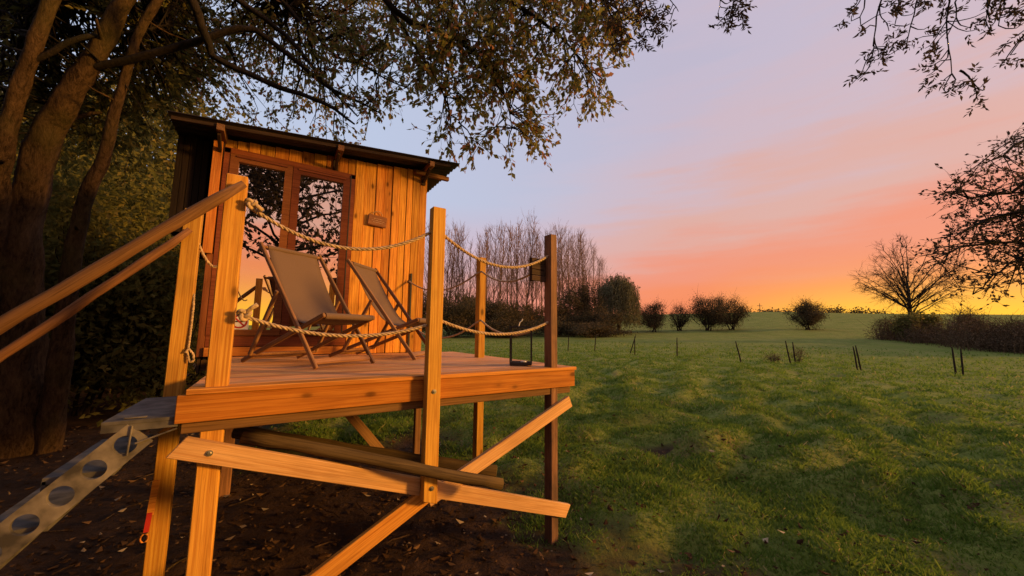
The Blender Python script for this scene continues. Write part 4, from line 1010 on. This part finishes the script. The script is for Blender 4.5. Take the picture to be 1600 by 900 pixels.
# hedge on the right
hr = np.random.default_rng(8)
hp = [(1385, 44, 2.7), (1405, 42, 2.2), (1440, 38.5, 2.2), (1470, 36.5, 2.3), (1495, 34.5, 2.4), (1520, 32.5, 2.5), (1545, 31, 2.6), (1570, 29.5, 2.6), (1595, 28, 2.7), (1622, 27, 2.7), (1655, 26, 2.6)]
b0 = gnd(1500, 33, .05); hg = empty('bramble_hedge', tuple(b0), 'long brown bramble hedge running along the right of the field', 'hedge')
mb = MB(); HP_ = []; r = hr
pts = np.array([list(onaz(a, d)) + [h] for a, d, h in hp])
for k in range(520):
    u = r.uniform(0, len(hp) - 1.001); i = int(u); q = pts[i] + (pts[i + 1] - pts[i]) * (u - i); x, y = q[0] + r.normal() * .9, q[1] + r.normal() * .9
    g0 = ground(x, y); hh = q[2] * r.uniform(.4, 1.0) * (.92 + .6 * n3(x * .4, y * .4, 2)); c = np.array([x, y, g0 + hh])
    mb.tube(wob((x + r.normal() * .2, y + r.normal() * .2, g0 - .1), c, 3, .08, r), np.linspace(.03, .012, 4), 3)
    for _ in range(5): mb.tube(wob(c, c + r.normal(size=3) * np.array([.5, .5, .35]) + np.array([0, 0, .3]), 2, .1, r), np.linspace(.014, .006, 3), 3)
    m_ = 80; zz = g0 + hh * r.uniform(.0, 1.05, m_); P = np.stack([x + r.normal(size=m_) * .42, y + r.normal(size=m_) * .42, zz], 1); HP_.append(P)
inpar(mb.build('stems', M['bark']), hg); HP_ = np.vstack(HP_)
inpar(link('foliage', leaf_mesh('foliage', HP_, .13, None, .5, 9), M['leafhedge']), hg)
# trees peeping over the crest
crest = ['left of the tiny mast', 'just right of the tiny mast', 'midway between mast and solitary bush', 'touching the solitary bush from the left', 'the largest, right of the solitary bush', 'second right of the solitary bush', 'nearest the hedge end']
for i, (px_, top, w) in enumerate([(1165, 486, 3), (1200, 484, 4), (1222, 485, 5), (1245, 484, 5), (1305, 482, 6), (1342, 485, 4), (1365, 486, 4)]):
    d = 190; x, y = onaz(px_, d); z = at(px_, top, d)[2]
    bush('distant_tree', (x, y, z - 9), w * 1.6, w * 1.6, 9, 700, 'distant tree peeping over the crest, ' + crest[i], 'tree', 'trees along the far crest', 400 + i, leaf='leafbush', ls=1.1, clump=24, z0=.3, stems=1, sr=.3)
x, y = onaz(1188, 185); z = at(1188, 474, 185)[2]
ms = empty('lattice_mast', (x, y, z - 12), 'tiny mast on the horizon left of the solitary bush', 'mast')
mb = MB(); mb.tube([(0, 0, 0), (0, 0, 12)], .14, 4); mb.build('pole', M['black'], ms); mb = MB(); mb.tube([(-1.6, .5, 10.8), (1.6, -.5, 10.8)], .12, 4); mb.build('crossarm', M['black'], ms)

# ------------------------------------------------------------------ fence posts on the field
fp = [(982, 543, 990, 521, 26, 'left of the first leaning pair by the willow'), (990, 545, 990, 520, 25.5, 'upright one of the first pair by the willow'), (928, 534, 930, 512, 27, 'lone one just right of the grey corner post'), (887, 534, 888, 516, 28, 'lone short one closest to the grey corner post'),
      (1055, 551, 1055, 521, 23, 'lone upright one below the largest field bush'), (1154, 562, 1145, 528, 20.5, 'lone leaning one in the middle of the field'), (1230, 568, 1223, 539, 20, 'left of the pair beside the weed tuft'), (1238, 569, 1233, 538, 20, 'right of the pair beside the weed tuft'),
      (1332, 578, 1325, 543, 18.5, 'left of the close pair right of the solitary bush'), (1338, 578, 1329, 542, 18.2, 'thick right one of the close pair right of the solitary bush'), (1482, 592, 1476, 552, 16.8, 'left of the pair before the hedge'), (1492, 592, 1489, 553, 16.8, 'right of the pair before the hedge')]
for (xa, ya, xb, yb, d, lab) in fp:
    x, y = onaz(xa, d); b = np.array([x, y, ground(x, y) - .2]); lean = at(xb, yb, d) - at(xa, ya, d); tp = np.array([x, y, ground(x, y)]) + lean * (1.22 / max(.3, lean[2]))
    mb = MB(); k = 5; mb.tube(wob(b, tp, k, .01, np.random.default_rng(int(xa))), [.038, .038, .036, .035, .032, .022], 7, True)
    o = mb.build('fence_post', M['barkdark']); tag(o, 'old wooden fence post, ' + lab, 'fence post', 'fence posts across the field')
for i, (px_, d, lab) in enumerate([(1243, 20.3, 'dry weed tuft beside the pair of posts mid-field'), (1203, 21, 'thin dry weeds left of the mid-field posts')]):
    bush('weed_tuft', gnd(px_, d, .02), .35 - .1 * i, .35, 1.0 - .4 * i, 420, lab, 'plant', None, 500 + i, leaf='leafhedge', ls=.07, clump=16, z0=.02, sr=.012, twigs=3)

# ------------------------------------------------------------------ grass and fallen leaves
r = np.random.default_rng(99)
def scatter_grass():
    P, H, B = [], [], []
    def ok(x, y):
        a = math.degrees(math.atan2(x - CAM[0], y - CAM[1])); return -15 < a < 100
    N = 520000
    d = 1.2 * (45 / 1.2) ** (r.uniform(0, 1, N) ** 1.0); a = np.radians(r.uniform(-22, 100, N))
    xs, ys = CAM[0] + d * np.sin(a), CAM[1] + d * np.cos(a)
    keep = r.uniform(0, 1, N)
    for x, y, q, k in zip(xs, ys, d, keep):
        s = soilness(x, y)
        if k < s * 1.02 - .0: continue
        t_ = n3(x * 1.3, y * 1.3, 11); 
        if k > (.62 + t_ * .7 + .25) * (1 - .9 * sst(10, 45, q)): continue
        P.append((x, y, ground(x, y) - .006)); H.append((.018 + .030 * max(0, .35 + t_)) * (1 + .06 * q) * (1.0 - .4 * s)); B.append(.5 + .5 * n3(x * .9, y * .9, 4))
    for k in range(1500):                      # longer tufts and weeds
        d_ = 1.5 * 10 ** r.uniform(0, 1.1); a_ = math.radians(r.uniform(10, 92)); cx, cy = CAM[0] + d_ * math.sin(a_), CAM[1] + d_ * math.cos(a_)
        if soilness(cx, cy) > .55 or n3(cx * .8, cy * .8, 21) < -.05: continue
        m_ = int(r.integers(12, 34)); hh = r.uniform(.03, .06); sp = r.uniform(.02, .07); bb = r.uniform(0, 1)
        for _ in range(m_):
            x, y = cx + r.normal() * sp, cy + r.normal() * sp; P.append((x, y, ground(x, y) - .006)); H.append(hh * r.uniform(.6, 1.2)); B.append(bb)
    P = np.array(P); H = np.array(H); B = np.array(B); n = len(P)
    a = r.uniform(0, 2 * np.pi, n); wd = (.0022 + .0010 * np.linalg.norm(P - CAM, axis=1)); H = H * r.uniform(.5, 1.5, n)
    lean = r.normal(size=(n, 2)) * H[:, None] * .65
    v = np.empty((n, 4, 3)); sx = np.stack([np.cos(a), np.sin(a)], 1) * wd[:, None]
    v[:, 0] = P; v[:, 0, :2] -= sx; v[:, 1] = P; v[:, 1, :2] += sx
    v[:, 2] = P; v[:, 2, :2] += lean + sx * .3; v[:, 2, 2] += H; v[:, 3] = P; v[:, 3, :2] += lean * .9 - sx * .3; v[:, 3, 2] += H * .97
    at_ = np.clip(B * .45 + r.uniform(0, .55, n), 0, 1); at_[r.uniform(0, 1, n) > .97] = 1.0
    me = mesh_np('grass', v.reshape(-1, 3), np.arange(n * 4).reshape(-1, 4), at_); o = stuff(link('grass', me, M['grassblade'])); o['label'] = 'short green meadow grass'
scatter_grass()
def scatter_litter():
    P, L = [], []
    while len(P) < 6200:
        d = r.uniform(1.0, 9.0); a = math.radians(r.uniform(-24, 92)); x, y = CAM[0] + d * math.sin(a), CAM[1] + d * math.cos(a); s = soilness(x, y)
        near = max(s, .5 * sst(5.5, 1.5, math.hypot(x - .6, y + .9)) * max(.12, .5 + 1.3 * n3(x * 1.1, y * 1.1, 13)), .012)
        if r.random() > near: continue
        P.append((x, y, ground(x, y) + .012 + (.012 + .02 * r.random()) * (1 - s))); L.append(r.uniform(.018, .04) if r.random() < .6 else r.uniform(.04, .075))
    P = np.array(P); n = len(P); D = r.normal(size=(n, 3)); D[:, 2] *= .12; D *= 4
    # flat lying: build directly
    a = D / np.linalg.norm(D, axis=1)[:, None]; up = np.array([0, 0, 1.0]) + r.normal(size=(n, 3)) * .35; s = np.cross(a, up); s /= np.linalg.norm(s, axis=1)[:, None]; nn = np.cross(s, a); L = np.array(L)[:, None]
    v = np.empty((n, 4, 3)); v[:, 0] = P; v[:, 2] = P + a * L + nn * L * r.uniform(-.1, .3, (n, 1)); mid = P + a * L * .5 - nn * L * .12; v[:, 1] = mid + s * L * .3; v[:, 3] = mid - s * L * .3
    me = mesh_np('leaf_litter', v.reshape(-1, 3), np.arange(n * 4).reshape(-1, 4), r.uniform(0, 1, n) ** 1.6); o = stuff(link('leaf_litter', me, M['litter'])); o['label'] = 'fallen brown leaves on soil and grass'
    mb = MB()
    for k in range(160):
        d = r.uniform(1.2, 6); a = math.radians(r.uniform(-24, 80)); x, y = CAM[0] + d * math.sin(a), CAM[1] + d * math.cos(a)
        if r.random() > max(.06, soilness(x, y)): continue
        q = r.uniform(0, 6.28); L = r.uniform(.08, .35); p0 = np.array([x, y, ground(x, y) + .01]); x2, y2 = x + L * math.cos(q), y + L * math.sin(q); p1 = np.array([x2, y2, ground(x2, y2) + .012])
        mb.tube(wob(p0, p1, 4, .06, r, .03), np.linspace(.006, .003, 5), 4)
    o = stuff(mb.build('fallen_twigs', M['bark'])); o['label'] = 'small dead twigs on the ground'
scatter_litter()
